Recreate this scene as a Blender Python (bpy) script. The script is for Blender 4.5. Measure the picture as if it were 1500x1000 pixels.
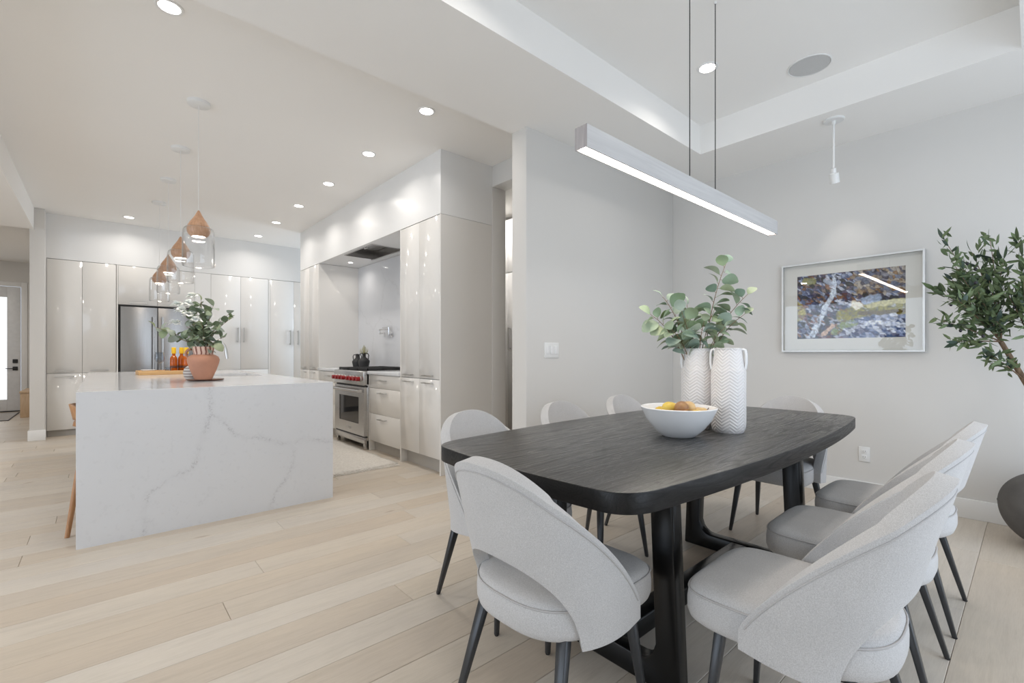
import bpy, bmesh, math, random
import numpy as np
from mathutils import Vector, Matrix, Euler

sc = bpy.context.scene
for o in list(bpy.data.objects):
    bpy.data.objects.remove(o, do_unlink=True)
COL = sc.collection
PI = math.pi
R = math.radians

# ------------------------------------------------------------------ camera
cam_d = bpy.data.cameras.new('camera')
cam = bpy.data.objects.new('camera', cam_d)
COL.objects.link(cam)
cam_d.sensor_width = 36.0
cam_d.lens = 36.0 * 679.2 / 1500.0
cam_d.shift_y = 17.0 / 1500.0
cam_d.clip_start = 0.05
cam.location = (0, 0, 1.15)
cam.rotation_euler = (R(90), 0, R(-41.6))
sc.camera = cam

# ------------------------------------------------------------------ view, world
sc.view_settings.view_transform = 'Standard'
sc.view_settings.look = 'None'
sc.view_settings.exposure = 0.0
sc.view_settings.gamma = 1.0
sc.view_settings.use_curve_mapping = False
try:
    sc.cycles.use_denoising = True
    sc.cycles.max_bounces = 12
    sc.cycles.diffuse_bounces = 6
    sc.cycles.glossy_bounces = 4
    sc.cycles.transmission_bounces = 8
    sc.cycles.transparent_max_bounces = 12
    sc.cycles.sample_clamp_indirect = 6.0
    sc.cycles.caustics_reflective = False
    sc.cycles.caustics_refractive = False
except Exception:
    pass
world = bpy.data.worlds.new('sky')
sc.world = world
world.use_nodes = True
bg = world.node_tree.nodes['Background']
bg.inputs[0].default_value = (0.75, 0.85, 1.0, 1)
bg.inputs[1].default_value = 1.4

# ------------------------------------------------------------------ daylight through the windows (area lights in the openings)
DAY = (0.76, 0.875, 1.0)
WARM = (1.0, 0.86, 0.72)


def area(name, loc, direction, sx, sy, power, color, shape='RECTANGLE', spread=None):
    d = bpy.data.lights.new(name, 'AREA')
    d.shape = shape
    d.size = sx
    if shape in ('RECTANGLE', 'ELLIPSE'):
        d.size_y = sy
    d.energy = power
    d.color = color
    if spread:
        d.spread = spread
    o = bpy.data.objects.new(name, d)
    COL.objects.link(o)
    o.location = loc
    o.rotation_euler = Vector(direction).to_track_quat('-Z', 'Y').to_euler()
    return o


# south glazing (behind and to the right of the camera), west glazing, and a side window past the range wall
area('daylight_south', (2.55, -1.31, 1.2), (0, 1, 0), 3.4, 2.25, 33, DAY)
area('daylight_west', (-4.62, 2.0, 1.35), (1, 0, 0), 5.6, 2.3, 95, DAY)
area('daylight_passage', (4.28, 8.33, 1.6), (-1, 0, 0), 0.9, 1.5, 28, DAY)

# ------------------------------------------------------------------ helpers


def lin(r, g, b):
    def f(c):
        c /= 255.0
        return c / 12.92 if c <= 0.04045 else ((c + 0.055) / 1.055) ** 2.4
    return (f(r), f(g), f(b), 1.0)


class NT:
    """small wrapper for writing node materials"""
    def __init__(s, name):
        s.m = bpy.data.materials.new(name)
        s.m.use_nodes = True
        s.t = s.m.node_tree
        s.b = s.t.nodes['Principled BSDF']

    def n(s, kind, **kw):
        x = s.t.nodes.new(kind)
        for k, v in kw.items():
            if k.startswith('i_'):
                x.inputs[k[2:].replace('_', ' ')].default_value = v
            else:
                setattr(x, k, v)
        return x

    def l(s, a, b):
        s.t.links.new(a, b)

    def set(s, **kw):
        for k, v in kw.items():
            s.b.inputs[k.replace('_', ' ')].default_value = v
        return s

    def coords(s, scale=(1, 1, 1), out='Object', rand=False, loc=(0, 0, 0)):
        tc = s.n('ShaderNodeTexCoord')
        mp = s.n('ShaderNodeMapping')
        mp.inputs['Scale'].default_value = scale
        mp.inputs['Location'].default_value = loc
        src = tc.outputs[out]
        if rand:
            oi = s.n('ShaderNodeObjectInfo')
            ml = s.n('ShaderNodeMath', operation='MULTIPLY')
            ml.inputs[1].default_value = 57.3
            s.l(oi.outputs['Random'], ml.inputs[0])
            ad = s.n('ShaderNodeVectorMath', operation='ADD')
            s.l(src, ad.inputs[0])
            s.l(ml.outputs[0], ad.inputs[1])
            src = ad.outputs[0]
        s.l(src, mp.inputs[0])
        return mp.outputs[0]

    def noise(s, vec, scale=5, detail=4, rough=0.5, dist=0.0):
        x = s.n('ShaderNodeTexNoise')
        x.inputs['Scale'].default_value = scale
        x.inputs['Detail'].default_value = detail
        x.inputs['Roughness'].default_value = rough
        x.inputs['Distortion'].default_value = dist
        if vec is not None:
            s.l(vec, x.inputs['Vector'])
        return x

    def ramp(s, fac, stops):
        r = s.n('ShaderNodeValToRGB')
        e = r.color_ramp.elements
        while len(e) < len(stops):
            e.new(0.5)
        for el, (p, c) in zip(e, stops):
            el.position = p
            el.color = c if len(c) == 4 else (*c, 1)
        s.l(fac, r.inputs[0])
        return r.outputs[0]

    def mix(s, fac, a, b, mode='MIX'):
        x = s.n('ShaderNodeMix', data_type='RGBA', blend_type=mode)
        for sock, v in ((x.inputs[0], fac), (x.inputs[6], a), (x.inputs[7], b)):
            if hasattr(v, 'node'):
                s.l(v, sock)
            else:
                sock.default_value = v
        return x.outputs[2]

    def bump(s, h, strength=0.2, dist=0.01):
        b = s.n('ShaderNodeBump')
        b.inputs['Strength'].default_value = strength
        b.inputs['Distance'].default_value = dist
        s.l(h, b.inputs['Height'])
        s.l(b.outputs[0], s.b.inputs['Normal'])


def plain(name, col, rough=0.5, metal=0.0, spec=0.5, var=0.04, nscale=14, bump=0.0, bscale=200, coat=0.0):
    k = NT(name)
    v = k.coords()
    nz = k.noise(v, nscale, 3)
    dark = tuple(c * (1 - var) for c in col[:3]) + (1,)
    lite = tuple(min(1, c * (1 + var)) for c in col[:3]) + (1,)
    k.l(k.ramp(nz.outputs[0], [(0.3, dark), (0.7, lite)]), k.b.inputs['Base Color'])
    k.set(Roughness=rough, Metallic=metal)
    k.b.inputs['Specular IOR Level'].default_value = spec
    if coat:
        k.b.inputs['Coat Weight'].default_value = coat
        k.b.inputs['Coat Roughness'].default_value = 0.03
    if bump:
        k.bump(k.noise(v, bscale, 3).outputs[0], bump, 0.002)
    return k.m


def emit(name, col, strength):
    k = NT(name)
    k.set(Roughness=0.4)
    k.b.inputs['Base Color'].default_value = (0.8, 0.8, 0.8, 1)
    k.b.inputs['Emission Color'].default_value = col
    k.b.inputs['Emission Strength'].default_value = strength
    return k.m


def glass_mat(name, tint=(1, 1, 1, 1), edge=0.45, rough=0.0):
    """clear glass; light and shadow rays pass through the same way for every ray"""
    k = NT(name)
    t = k.t
    out = [n for n in t.nodes if n.type == 'OUTPUT_MATERIAL'][0]
    tr = k.n('ShaderNodeBsdfTransparent')
    tr.inputs[0].default_value = tint
    gl = k.n('ShaderNodeBsdfGlossy')
    gl.inputs['Roughness'].default_value = rough + 0.01
    lw = k.n('ShaderNodeLayerWeight')
    lw.inputs[0].default_value = 0.5
    pw = k.n('ShaderNodeMath', operation='POWER')
    pw.inputs[1].default_value = 3.2
    k.l(lw.outputs['Facing'], pw.inputs[0])
    fr = k.n('ShaderNodeMath', operation='MULTIPLY_ADD')
    fr.inputs[1].default_value = edge
    fr.inputs[2].default_value = 0.035
    k.l(pw.outputs[0], fr.inputs[0])
    mx = k.n('ShaderNodeMixShader')
    k.l(fr.outputs[0], mx.inputs[0])
    k.l(tr.outputs[0], mx.inputs[1])
    k.l(gl.outputs[0], mx.inputs[2])
    k.l(mx.outputs[0], out.inputs['Surface'])
    t.nodes.remove(k.b)
    return k.m


class MB:
    """collects shapes; build() links them as ONE mesh object"""
    def __init__(s):
        s.v = []
        s.f = []
        s.attr = None

    def add(s, verts, faces):
        o = len(s.v)
        s.v += [tuple(p) for p in verts]
        s.f += [tuple(i + o for i in f) for f in faces]
        return s

    def box(s, x0, x1, y0, y1, z0, z1):
        return s.add([(x0, y0, z0), (x1, y0, z0), (x1, y1, z0), (x0, y1, z0), (x0, y0, z1), (x1, y0, z1), (x1, y1, z1), (x0, y1, z1)],
                     [(0, 3, 2, 1), (4, 5, 6, 7), (0, 1, 5, 4), (1, 2, 6, 5), (2, 3, 7, 6), (3, 0, 4, 7)])

    def bar(s, p0, p1, w0, h0, w1=None, h1=None, up=(0, 0, 1), side=None):
        """tapered rectangular bar between two points"""
        w1 = w0 if w1 is None else w1
        h1 = h0 if h1 is None else h1
        p0, p1 = Vector(p0), Vector(p1)
        d = (p1 - p0).normalized()
        a = Vector(side) if side else d.cross(Vector(up))
        if a.length < 1e-4:
            a = Vector((1, 0, 0))
        a = (a - d * a.dot(d)).normalized()
        b = a.cross(d).normalized()
        vs = []
        for p, w, h in ((p0, w0, h0), (p1, w1, h1)):
            for sx, sy in ((-1, -1), (1, -1), (1, 1), (-1, 1)):
                vs.append(p + a * sx * w / 2 + b * sy * h / 2)
        fs = [(0, 1, 2, 3), (7, 6, 5, 4)] + [(i, i + 4, (i + 1) % 4 + 4, (i + 1) % 4) for i in range(4)]
        return s.add(vs, fs)

    def tube(s, pts, rad, n=8, caps=True):
        pts = [Vector(p) for p in pts]
        if not hasattr(rad, '__len__'):
            rad = [rad] * len(pts)
        rings = []
        ref = None
        for i, p in enumerate(pts):
            d = (pts[min(i + 1, len(pts) - 1)] - pts[max(i - 1, 0)]).normalized()
            if ref is None:
                ref = d.orthogonal().normalized()
            ref = (ref - d * ref.dot(d))
            ref = ref.normalized() if ref.length > 1e-5 else d.orthogonal().normalized()
            b = d.cross(ref)
            rings.append([p + (ref * math.cos(2 * PI * k / n) + b * math.sin(2 * PI * k / n)) * rad[i] for k in range(n)])
        vs = [q for r in rings for q in r]
        fs = []
        for i in range(len(pts) - 1):
            for k in range(n):
                k2 = (k + 1) % n
                fs.append((i * n + k, i * n + k2, (i + 1) * n + k2, (i + 1) * n + k))
        if caps:
            fs.append(tuple(range(n))[::-1])
            fs.append(tuple((len(pts) - 1) * n + k for k in range(n)))
        return s.add(vs, fs)

    def lathe(s, prof, n=32, c=(0, 0, 0), caps=False, sx=1.0, sy=1.0):
        """profile [(r, z)] turned about z"""
        vs, fs, idx = [], [], []
        for r, z in prof:
            if r < 1e-6:
                idx.append([len(vs)] * n)
                vs.append((c[0], c[1], c[2] + z))
            else:
                idx.append(list(range(len(vs), len(vs) + n)))
                for k in range(n):
                    a = 2 * PI * k / n
                    vs.append((c[0] + sx * r * math.cos(a), c[1] + sy * r * math.sin(a), c[2] + z))
        for i in range(len(prof) - 1):
            A, B = idx[i], idx[i + 1]
            for k in range(n):
                k2 = (k + 1) % n
                q = [A[k], A[k2], B[k2], B[k]]
                q = [x for j, x in enumerate(q) if x not in q[:j]]
                if len(q) > 2:
                    fs.append(tuple(q))
        return s.add(vs, fs)

    def prism(s, outline, z0, z1):
        n = len(outline)
        vs = [(x, y, z0) for x, y in outline] + [(x, y, z1) for x, y in outline]
        fs = [tuple(range(n))[::-1], tuple(range(n, 2 * n))] + [(i, (i + 1) % n, (i + 1) % n + n, i + n) for i in range(n)]
        return s.add(vs, fs)

    def grid(s, fn, nu, nv, wrap=False):
        vs = [fn(i / nu, j / nv) for j in range(nv + 1) for i in range(nu + 1)]
        w = nu + 1
        fs = [(j * w + i, j * w + i + 1, (j + 1) * w + i + 1, (j + 1) * w + i) for j in range(nv) for i in range(nu)]
        return s.add(vs, fs)

    def build(s, name, mat, parent=None, off=(0, 0, 0), bevel=0, seg=2, smooth=None, loc=None, sub=0, solid=0, fix=True):
        me = bpy.data.meshes.new(name)
        vs = [(x - off[0], y - off[1], z - off[2]) for x, y, z in s.v]
        me.from_pydata(vs, [], s.f)
        me.update()
        if fix:
            b = bmesh.new()
            b.from_mesh(me)
            bmesh.ops.recalc_face_normals(b, faces=b.faces)
            b.to_mesh(me)
            b.free()
        o = bpy.data.objects.new(name, me)
        COL.objects.link(o)
        if mat:
            me.materials.append(mat)
        if parent:
            o.parent = parent
        if loc:
            o.location = loc
        if solid:
            md = o.modifiers.new('solid', 'SOLIDIFY')
            md.thickness = solid
            md.offset = 0
        if bevel:
            md = o.modifiers.new('bevel', 'BEVEL')
            md.width = bevel
            md.segments = seg
            md.limit_method = 'ANGLE'
            md.angle_limit = R(40)
            md.harden_normals = False
            if smooth is None:
                smooth = 50
        if sub:
            md = o.modifiers.new('sub', 'SUBSURF')
            md.levels = sub
            md.render_levels = sub
            smooth = 180
        if smooth:
            me.polygons.foreach_set('use_smooth', [True] * len(me.polygons))
            if smooth < 180 and not bevel:
                me.set_sharp_from_angle(angle=R(smooth))
        return o


def tag(o, label=None, cat=None, group=None, kind=None):
    if label:
        o['label'] = label
    if cat:
        o['category'] = cat
    if group:
        o['group'] = group
    if kind:
        o['kind'] = kind
    return o


def thing(name, label, cat, loc=(0, 0, 0), rotz=0.0, group=None):
    o = bpy.data.objects.new(name, None)
    o.empty_display_size = 0.1
    COL.objects.link(o)
    o.location = loc
    o.rotation_euler = (0, 0, rotz)
    return tag(o, label, cat, group)


def struct(o):
    o['kind'] = 'structure'
    return o


def copy_tree(o, parent=None):
    c = o.copy()
    COL.objects.link(c)
    if parent is not None:
        c.parent = parent
    for ch in list(KIDS.get(o.name, [])):
        copy_tree(ch, c)
    return c


KIDS = {}


def index_kids():
    KIDS.clear()
    for o in sc.objects:
        if o.parent:
            KIDS.setdefault(o.parent.name, []).append(o)


def place_copy(proto, loc, rotz, label, group=None):
    c = copy_tree(proto)
    c.location = loc
    c.rotation_euler = (0, 0, rotz)
    c['label'] = label
    if group:
        c['group'] = group
    return c


rng = random.Random(11)

# ------------------------------------------------------------------ materials
M = {}
M['wall'] = plain('wall_paint', (0.685, 0.667, 0.64, 1), 0.55, spec=0.3, var=0.008, nscale=1.5, bump=0.05, bscale=300)
M['ceil'] = plain('ceiling_paint', (0.90, 0.885, 0.86, 1), 0.7, spec=0.2, var=0.006, nscale=1.2, bump=0.05, bscale=300)
M['trim'] = plain('trim_paint', (0.82, 0.815, 0.80, 1), 0.35, spec=0.4, var=0.006)
M['satin'] = plain('satin_white_panel', (0.80, 0.80, 0.795, 1), 0.27, spec=0.5, var=0.006, nscale=2)
M['gloss'] = plain('gloss_cream_lacquer', (0.765, 0.745, 0.715, 1), 0.09, spec=0.4, var=0.008, nscale=2)
M['glossw'] = plain('gloss_white_lacquer', (0.82, 0.815, 0.805, 1), 0.09, spec=0.4, var=0.008, nscale=2)
M['toe'] = plain('toe_kick', (0.48, 0.46, 0.43, 1), 0.4, var=0.02)
M['gap'] = plain('cabinet_carcass', (0.42, 0.41, 0.395, 1), 0.6, var=0.02)
M['chrome'] = plain('brushed_nickel', (0.62, 0.61, 0.59, 1), 0.28, metal=1.0, var=0.02)
M['polish'] = plain('polished_chrome', (0.75, 0.75, 0.76, 1), 0.1, metal=1.0, var=0.02)
M['black'] = plain('black_gap', (0.012, 0.012, 0.013, 1), 0.5, var=0.05)
M['blackm'] = plain('matte_black_iron', (0.02, 0.02, 0.021, 1), 0.55, var=0.1)
M['leg'] = plain('dark_gunmetal', (0.05, 0.052, 0.056, 1), 0.35, metal=0.4, var=0.08)
M['white'] = plain('white_plastic', (0.80, 0.80, 0.79, 1), 0.35, var=0.01)
M['ceramic'] = plain('white_ceramic', (0.84, 0.84, 0.84, 1), 0.22, var=0.01)
M['grey'] = plain('speaker_grille', (0.55, 0.55, 0.545, 1), 0.7, var=0.03, nscale=120, bump=0.3, bscale=500)
M['soil'] = plain('soil', (0.02, 0.016, 0.012, 1), 0.9, var=0.4, nscale=60)
M['bulb'] = emit('led_disc', (1.0, 0.95, 0.88, 1), 14.0)
M['lens'] = emit('led_lens', (1.0, 0.90, 0.80, 1), 9.0)
M['ledsmall'] = emit('pendant_led', (1.0, 0.93, 0.85, 1), 12.0)
M['glass'] = glass_mat('clear_glass', (0.985, 0.985, 0.985, 1))
M['tableware'] = glass_mat('tableware_glass', (0.86, 0.88, 0.90, 1), 0.8)
M['shade'] = glass_mat('shade_glass', (0.988, 0.988, 0.988, 1), 0.8)
M['daypane'] = emit('frosted_daylight_pane', (0.90, 0.95, 1.0, 1), 1.15)


def steel():
    k = NT('stainless_steel')
    v = k.coords((2, 2, 160))
    n = k.noise(v, 3, 3)
    k.l(k.ramp(n.outputs[0], [(0.3, (0.50, 0.49, 0.48)), (0.7, (0.60, 0.59, 0.58))]), k.b.inputs['Base Color'])
    k.set(Roughness=0.27, Metallic=1.0)
    k.bump(n.outputs[0], 0.02, 0.001)
    return k.m


M['steel'] = steel()


def fridge_steel():
    k = NT('fridge_steel')
    v = k.coords((160, 160, 1))
    n = k.noise(v, 3, 3)
    k.l(k.ramp(n.outputs[0], [(0.3, (0.36, 0.352, 0.345)), (0.7, (0.43, 0.42, 0.41))]), k.b.inputs['Base Color'])
    k.set(Roughness=0.24, Metallic=1.0)
    return k.m


M['fridge'] = fridge_steel()


def oak():
    k = NT('white_oak_plank')
    v = k.coords((1.3, 16, 16), rand=True)
    g = k.noise(v, 2.2, 7, 0.62, 0.9)
    v2 = k.coords((6, 120, 120), rand=True)
    fine = k.noise(v2, 3.0, 4, 0.6)
    v3 = k.coords((0.9, 3.0, 1), rand=True)
    blotch = k.noise(v3, 1.6, 3)
    oi = k.n('ShaderNodeObjectInfo')
    base = k.ramp(oi.outputs['Random'], [(0.0, lin(202, 190, 175)), (0.22, lin(206, 197, 185)), (0.5, lin(212, 204, 193)),
                                         (0.78, lin(207, 196, 181)), (0.93, lin(203, 190, 174)), (1.0, lin(191, 178, 163))])
    gr = k.ramp(g.outputs[0], [(0.28, (0.88, 0.87, 0.855)), (0.5, (0.985, 0.98, 0.975)), (0.75, (1.04, 1.035, 1.03))])
    c = k.mix(0.85, base, gr, 'MULTIPLY')
    fr = k.ramp(fine.outputs[0], [(0.30, (0.90, 0.885, 0.87)), (0.6, (1.0, 1.0, 1.0))])
    c = k.mix(0.7, c, fr, 'MULTIPLY')
    bl = k.ramp(blotch.outputs[0], [(0.3, (0.93, 0.925, 0.93)), (0.65, (1.03, 1.02, 1.0))])
    c = k.mix(0.8, c, bl, 'MULTIPLY')
    # scattered knots
    v4 = k.coords((1.5, 3.6, 1), rand=True)
    wob = k.noise(v4, 3.0, 3)
    vw = k.n('ShaderNodeVectorMath', operation='ADD')
    sc_ = k.n('ShaderNodeVectorMath', operation='SCALE')
    sc_.inputs[3].default_value = 0.22
    k.l(wob.outputs['Color'], sc_.inputs[0])
    k.l(v4, vw.inputs[0])
    k.l(sc_.outputs[0], vw.inputs[1])
    vo = k.n('ShaderNodeTexVoronoi', feature='F1')
    vo.inputs['Scale'].default_value = 0.95
    k.l(vw.outputs[0], vo.inputs['Vector'])
    kn = k.ramp(vo.outputs['Distance'], [(0.0, (0.8, 0.8, 0.8)), (0.03, (0.45, 0.45, 0.45)), (0.075, (0, 0, 0))])
    c = k.mix(kn, c, lin(150, 128, 110))
    k.l(c, k.b.inputs['Base Color'])
    k.set(Roughness=0.42)
    k.b.inputs['Specular IOR Level'].default_value = 0.35
    k.bump(fine.outputs[0], 0.06, 0.002)
    return k.m


M['oak'] = oak()


def fabric():
    k = NT('light_grey_woven_fabric')
    v = k.coords((1, 1, 1))
    w1 = k.n('ShaderNodeTexNoise')
    w1.inputs['Scale'].default_value = 420
    w1.inputs['Detail'].default_value = 2
    k.l(v, w1.inputs['Vector'])
    big = k.noise(v, 9, 3)
    c = k.ramp(w1.outputs[0], [(0.3, (0.45, 0.44, 0.435)), (0.7, (0.60, 0.59, 0.585))])
    c2 = k.ramp(big.outputs[0], [(0.3, (0.96, 0.96, 0.96)), (0.7, (1.03, 1.03, 1.03))])
    k.l(k.mix(1.0, c, c2, 'MULTIPLY'), k.b.inputs['Base Color'])
    k.set(Roughness=0.92)
    k.b.inputs['Specular IOR Level'].default_value = 0.15
    k.b.inputs['Sheen Weight'].default_value = 0.15
    k.bump(w1.outputs[0], 0.25, 0.0015)
    return k.m


M['fabric'] = fabric()
M['piping'] = plain('fabric_piping', (0.47, 0.455, 0.45, 1), 0.9, spec=0.1, var=0.05, nscale=200)


def black_oak(name, lo, hi, spec, rough):
    k = NT(name)
    v = k.coords((0.22, 4.2, 4.2))
    g = k.noise(v, 1.7, 2, 0.4, 0.12)
    # cathedral grain: contour bands of a stretched field
    mul = k.n('ShaderNodeMath', operation='MULTIPLY')
    mul.inputs[1].default_value = 30.0
    k.l(g.outputs[0], mul.inputs[0])
    fr = k.n('ShaderNodeMath', operation='FRACT')
    k.l(mul.outputs[0], fr.inputs[0])
    v2 = k.coords((9, 190, 190))
    fine = k.noise(v2, 1.6, 4, 0.65)
    band = k.ramp(fr.outputs[0], [(0.0, (0.0, 0.0, 0.0)), (0.22, (0.75, 0.75, 0.75)), (0.75, (1, 1, 1)), (1.0, (0.15, 0.15, 0.15))])
    ft = k.ramp(fine.outputs[0], [(0.36, (0.1, 0.1, 0.1)), (0.58, (1, 1, 1))])
    h = k.mix(0.85, band, ft, 'MULTIPLY')
    k.l(k.mix(h, lo, hi), k.b.inputs['Base Color'])
    rr = k.ramp(h, [(0.0, (rough + 0.15,) * 3), (1.0, (rough,) * 3)])
    k.l(rr, k.b.inputs['Roughness'])
    k.b.inputs['Specular IOR Level'].default_value = spec
    k.bump(h, 0.16, 0.0010)
    return k.m


M['tabletop'] = black_oak('black_stained_oak', (0.005, 0.0048, 0.0045, 1), (0.078, 0.076, 0.073, 1), 0.9, 0.25)
M['tableedge_dim'] = black_oak('black_stained_oak_dim_edge', (0.003, 0.003, 0.003, 1), (0.012, 0.012, 0.013, 1), 0.35, 0.34)  # same oak, colour darkened because the sides reflect less light than the top
M['tablebase'] = plain('black_satin_wood', (0.006, 0.006, 0.006, 1), 0.26, spec=0.35, var=0.2, nscale=30)


def quartz(vein_attr=None):
    k = NT('white_quartz' + ('_front' if vein_attr else ''))
    v = k.coords()
    base = k.noise(v, 2.5, 5, 0.6)
    c = k.ramp(base.outputs[0], [(0.3, (0.69, 0.70, 0.725)), (0.7, (0.715, 0.725, 0.748))])
    if vein_attr:
        at = k.n('ShaderNodeAttribute', attribute_name=vein_attr)
        c = k.mix(at.outputs['Fac'], c, (0.46, 0.46, 0.48, 1))
    else:
        wob = k.noise(v, 2.2, 6, 0.65)
        sc_ = k.n('ShaderNodeVectorMath', operation='SCALE')
        sc_.inputs[3].default_value = 0.5
        k.l(wob.outputs['Color'], sc_.inputs[0])
        ad = k.n('ShaderNodeVectorMath', operation='ADD')
        k.l(v, ad.inputs[0])
        k.l(sc_.outputs[0], ad.inputs[1])
        vo = k.n('ShaderNodeTexVoronoi', feature='DISTANCE_TO_EDGE')
        vo.inputs['Scale'].default_value = 1.1
        k.l(ad.outputs[0], vo.inputs['Vector'])
        ve = k.ramp(vo.outputs['Distance'], [(0.0, (0.30, 0.30, 0.30)), (0.008, (0.08, 0.08, 0.08)), (0.025, (0, 0, 0))])
        c = k.mix(ve, c, (0.5, 0.5, 0.51, 1))
    k.l(c, k.b.inputs['Base Color'])
    k.set(Roughness=0.12 if not vein_attr else 0.3)
    return k.m


M['quartz'] = quartz()
M['quartzf'] = quartz('vein')


def wood(name, a, b, scale=(2, 24, 24), rough=0.45):
    k = NT(name)
    v = k.coords(scale)
    g = k.noise(v, 2.0, 6, 0.6, 0.8)
    k.l(k.ramp(g.outputs[0], [(0.3, a), (0.7, b)]), k.b.inputs['Base Color'])
    k.set(Roughness=rough)
    k.bump(g.outputs[0], 0.05, 0.002)
    return k.m


M['stoolw'] = wood('honey_oak', lin(150, 104, 66), lin(188, 140, 96), (24, 24, 2))
M['dropw'] = wood('pale_oak_drop', lin(176, 132, 100), lin(206, 164, 132), (30, 30, 3), 0.35)
M['trayw'] = wood('bamboo_board', lin(196, 152, 100), lin(220, 180, 126), (2, 30, 30))
M['trivet'] = wood('walnut_board', lin(70, 42, 28), lin(112, 70, 48), (3, 26, 26))
M['benchw'] = wood('pale_maple', lin(190, 160, 126), lin(206, 178, 146), (14, 14, 2))
M['bark'] = wood('olive_bark', lin(92, 74, 58), lin(140, 116, 92), (30, 30, 6), 0.85)
M['barw'] = wood('whitewashed_ash', lin(186, 186, 187), lin(202, 202, 202), (1.2, 30, 30), 0.5)
M['barend'] = wood('ash_end_grain', lin(150, 145, 146), lin(182, 177, 177), (30, 30, 1.5), 0.6)
M['terra'] = plain('terracotta', lin(180, 130, 106), 0.7, var=0.10, nscale=9, bump=0.2, bscale=120)
M['concrete'] = plain('dark_concrete', lin(92, 90, 88), 0.85, var=0.16, nscale=10, bump=0.5, bscale=160)
M['stem'] = plain('brown_stem', lin(128, 104, 78), 0.7, var=0.15)
M['red'] = plain('red_knob', lin(150, 14, 22), 0.3, var=0.05)
M['ovenglass'] = plain('dark_oven_glass', (0.02, 0.02, 0.022, 1), 0.05, var=0.05)
M['amber'] = plain('amber_syrup_bottle', lin(182, 88, 14), 0.08, var=0.2, nscale=20)
M['yellow'] = plain('yellow_cap', lin(236, 190, 20), 0.4, var=0.05)


def leafmat(name, cols, rough=0.55):
    k = NT(name)
    oi = k.n('ShaderNodeObjectInfo')
    st = [(i / max(1, len(cols) - 1), c) for i, c in enumerate(cols)]
    c = k.ramp(oi.outputs['Random'], st)
    n = k.noise(k.coords(), 40, 3)
    k.l(k.mix(0.5, c, k.ramp(n.outputs[0], [(0.3, (0.85, 0.85, 0.85)), (0.7, (1.1, 1.1, 1.1))]), 'MULTIPLY'), k.b.inputs['Base Color'])
    k.set(Roughness=rough)
    k.b.inputs['Specular IOR Level'].default_value = 0.4
    return k.m


M['euca'] = leafmat('eucalyptus_leaf', [lin(134, 154, 124), lin(164, 178, 144), lin(140, 162, 148), lin(184, 194, 158), lin(122, 142, 126), lin(168, 182, 168), lin(198, 206, 172)])
M['eucad'] = leafmat('bouquet_leaf', [lin(122, 136, 100), lin(146, 160, 136), lin(96, 112, 84), lin(176, 186, 176), lin(140, 148, 104), lin(162, 174, 168)])
M['petal'] = leafmat('white_petal', [lin(236, 238, 236), lin(246, 247, 244), lin(238, 242, 236)], 0.7)
M['olive'] = leafmat('olive_leaf', [lin(58, 72, 52), lin(76, 92, 62), lin(90, 108, 72), lin(64, 80, 74), lin(50, 64, 48), lin(104, 120, 84), lin(84, 100, 94)])
M['olivefruit'] = plain('black_olive', (0.012, 0.010, 0.014, 1), 0.3, var=0.1)


# ================================================================== THE SETTING
cY, sY = math.cos(R(48.4)), math.sin(R(48.4))


def in_view(x, y, z=0.0, m=60):
    d = x * cY + y * sY
    if d < 0.3:
        return False
    u = 750 + 679.2 * (x * sY - y * cY) / d
    v = 517 + 679.2 * (1.15 - z) / d
    return -m < u < 1500 + m and -m < v < 1000 + m


# floor slab and planks -------------------------------------------------------
floor = struct(MB().box(-4.75, 4.65, -2.5, 13.45, -0.12, -0.012).build('floor', M['gap']))
PW = 0.19
plank_mesh = {}
rest = MB()
n_plank = 0


def plank_verts(L, W):
    b = 0.0018
    x, y = L / 2 - 0.0006, W / 2 - 0.0006
    lo = [(-x, -y, -0.012), (x, -y, -0.012), (x, y, -0.012), (-x, y, -0.012)]
    mid = [(-x, -y, -b), (x, -y, -b), (x, y, -b), (-x, y, -b)]
    top = [(-x + b, -y + b, 0), (x - b, -y + b, 0), (x - b, y - b, 0), (-x + b, y - b, 0)]
    fs = [(8, 9, 10, 11)]
    for a in (0, 4):
        fs += [(a + i, a + (i + 1) % 4, a + (i + 1) % 4 + 4, a + i + 4) for i in range(4)]
    return lo + mid + top, fs


LENS = (0.9, 1.3, 1.7, 2.1, 2.3)
prng = random.Random(5)
row = 0
y = -2.45
while y < 13.4:
    x = -4.7 - prng.random() * 2.0
    yc = y + PW / 2
    while x < 4.6:
        L = prng.choice(LENS)
        xc = x + L / 2
        seen = any(in_view(x + L * t, yc) for t in (0.02, 0.25, 0.5, 0.75, 0.98))
        hidden = (xc > 2.75 and yc > 2.75) or (yc > 9.0 and xc > -0.5) or (0.0 < x + 0.2 and x + L < 1.5 and 4.0 < yc < 7.2) or xc < -2.6
        if seen and not hidden and n_plank < 299:
            if L not in plank_mesh:
                vs, fs = plank_verts(L, PW)
                me = bpy.data.meshes.new('plank')
                me.from_pydata(vs, [], fs)
                me.materials.append(M['oak'])
                plank_mesh[L] = me
            o = bpy.data.objects.new('plank', plank_mesh[L])
            COL.objects.link(o)
            o.parent = floor
            o.location = (xc, yc, 0)
            n_plank += 1
        else:
            vs, fs = plank_verts(L, PW)
            rest.add([(a + xc, b + yc, c) for a, b, c in vs], fs)
        x += L
    y += PW
rest_o = rest.build('farther_planks', M['oak'], floor, fix=False)
rest_o['kind'] = 'stuff'

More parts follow.
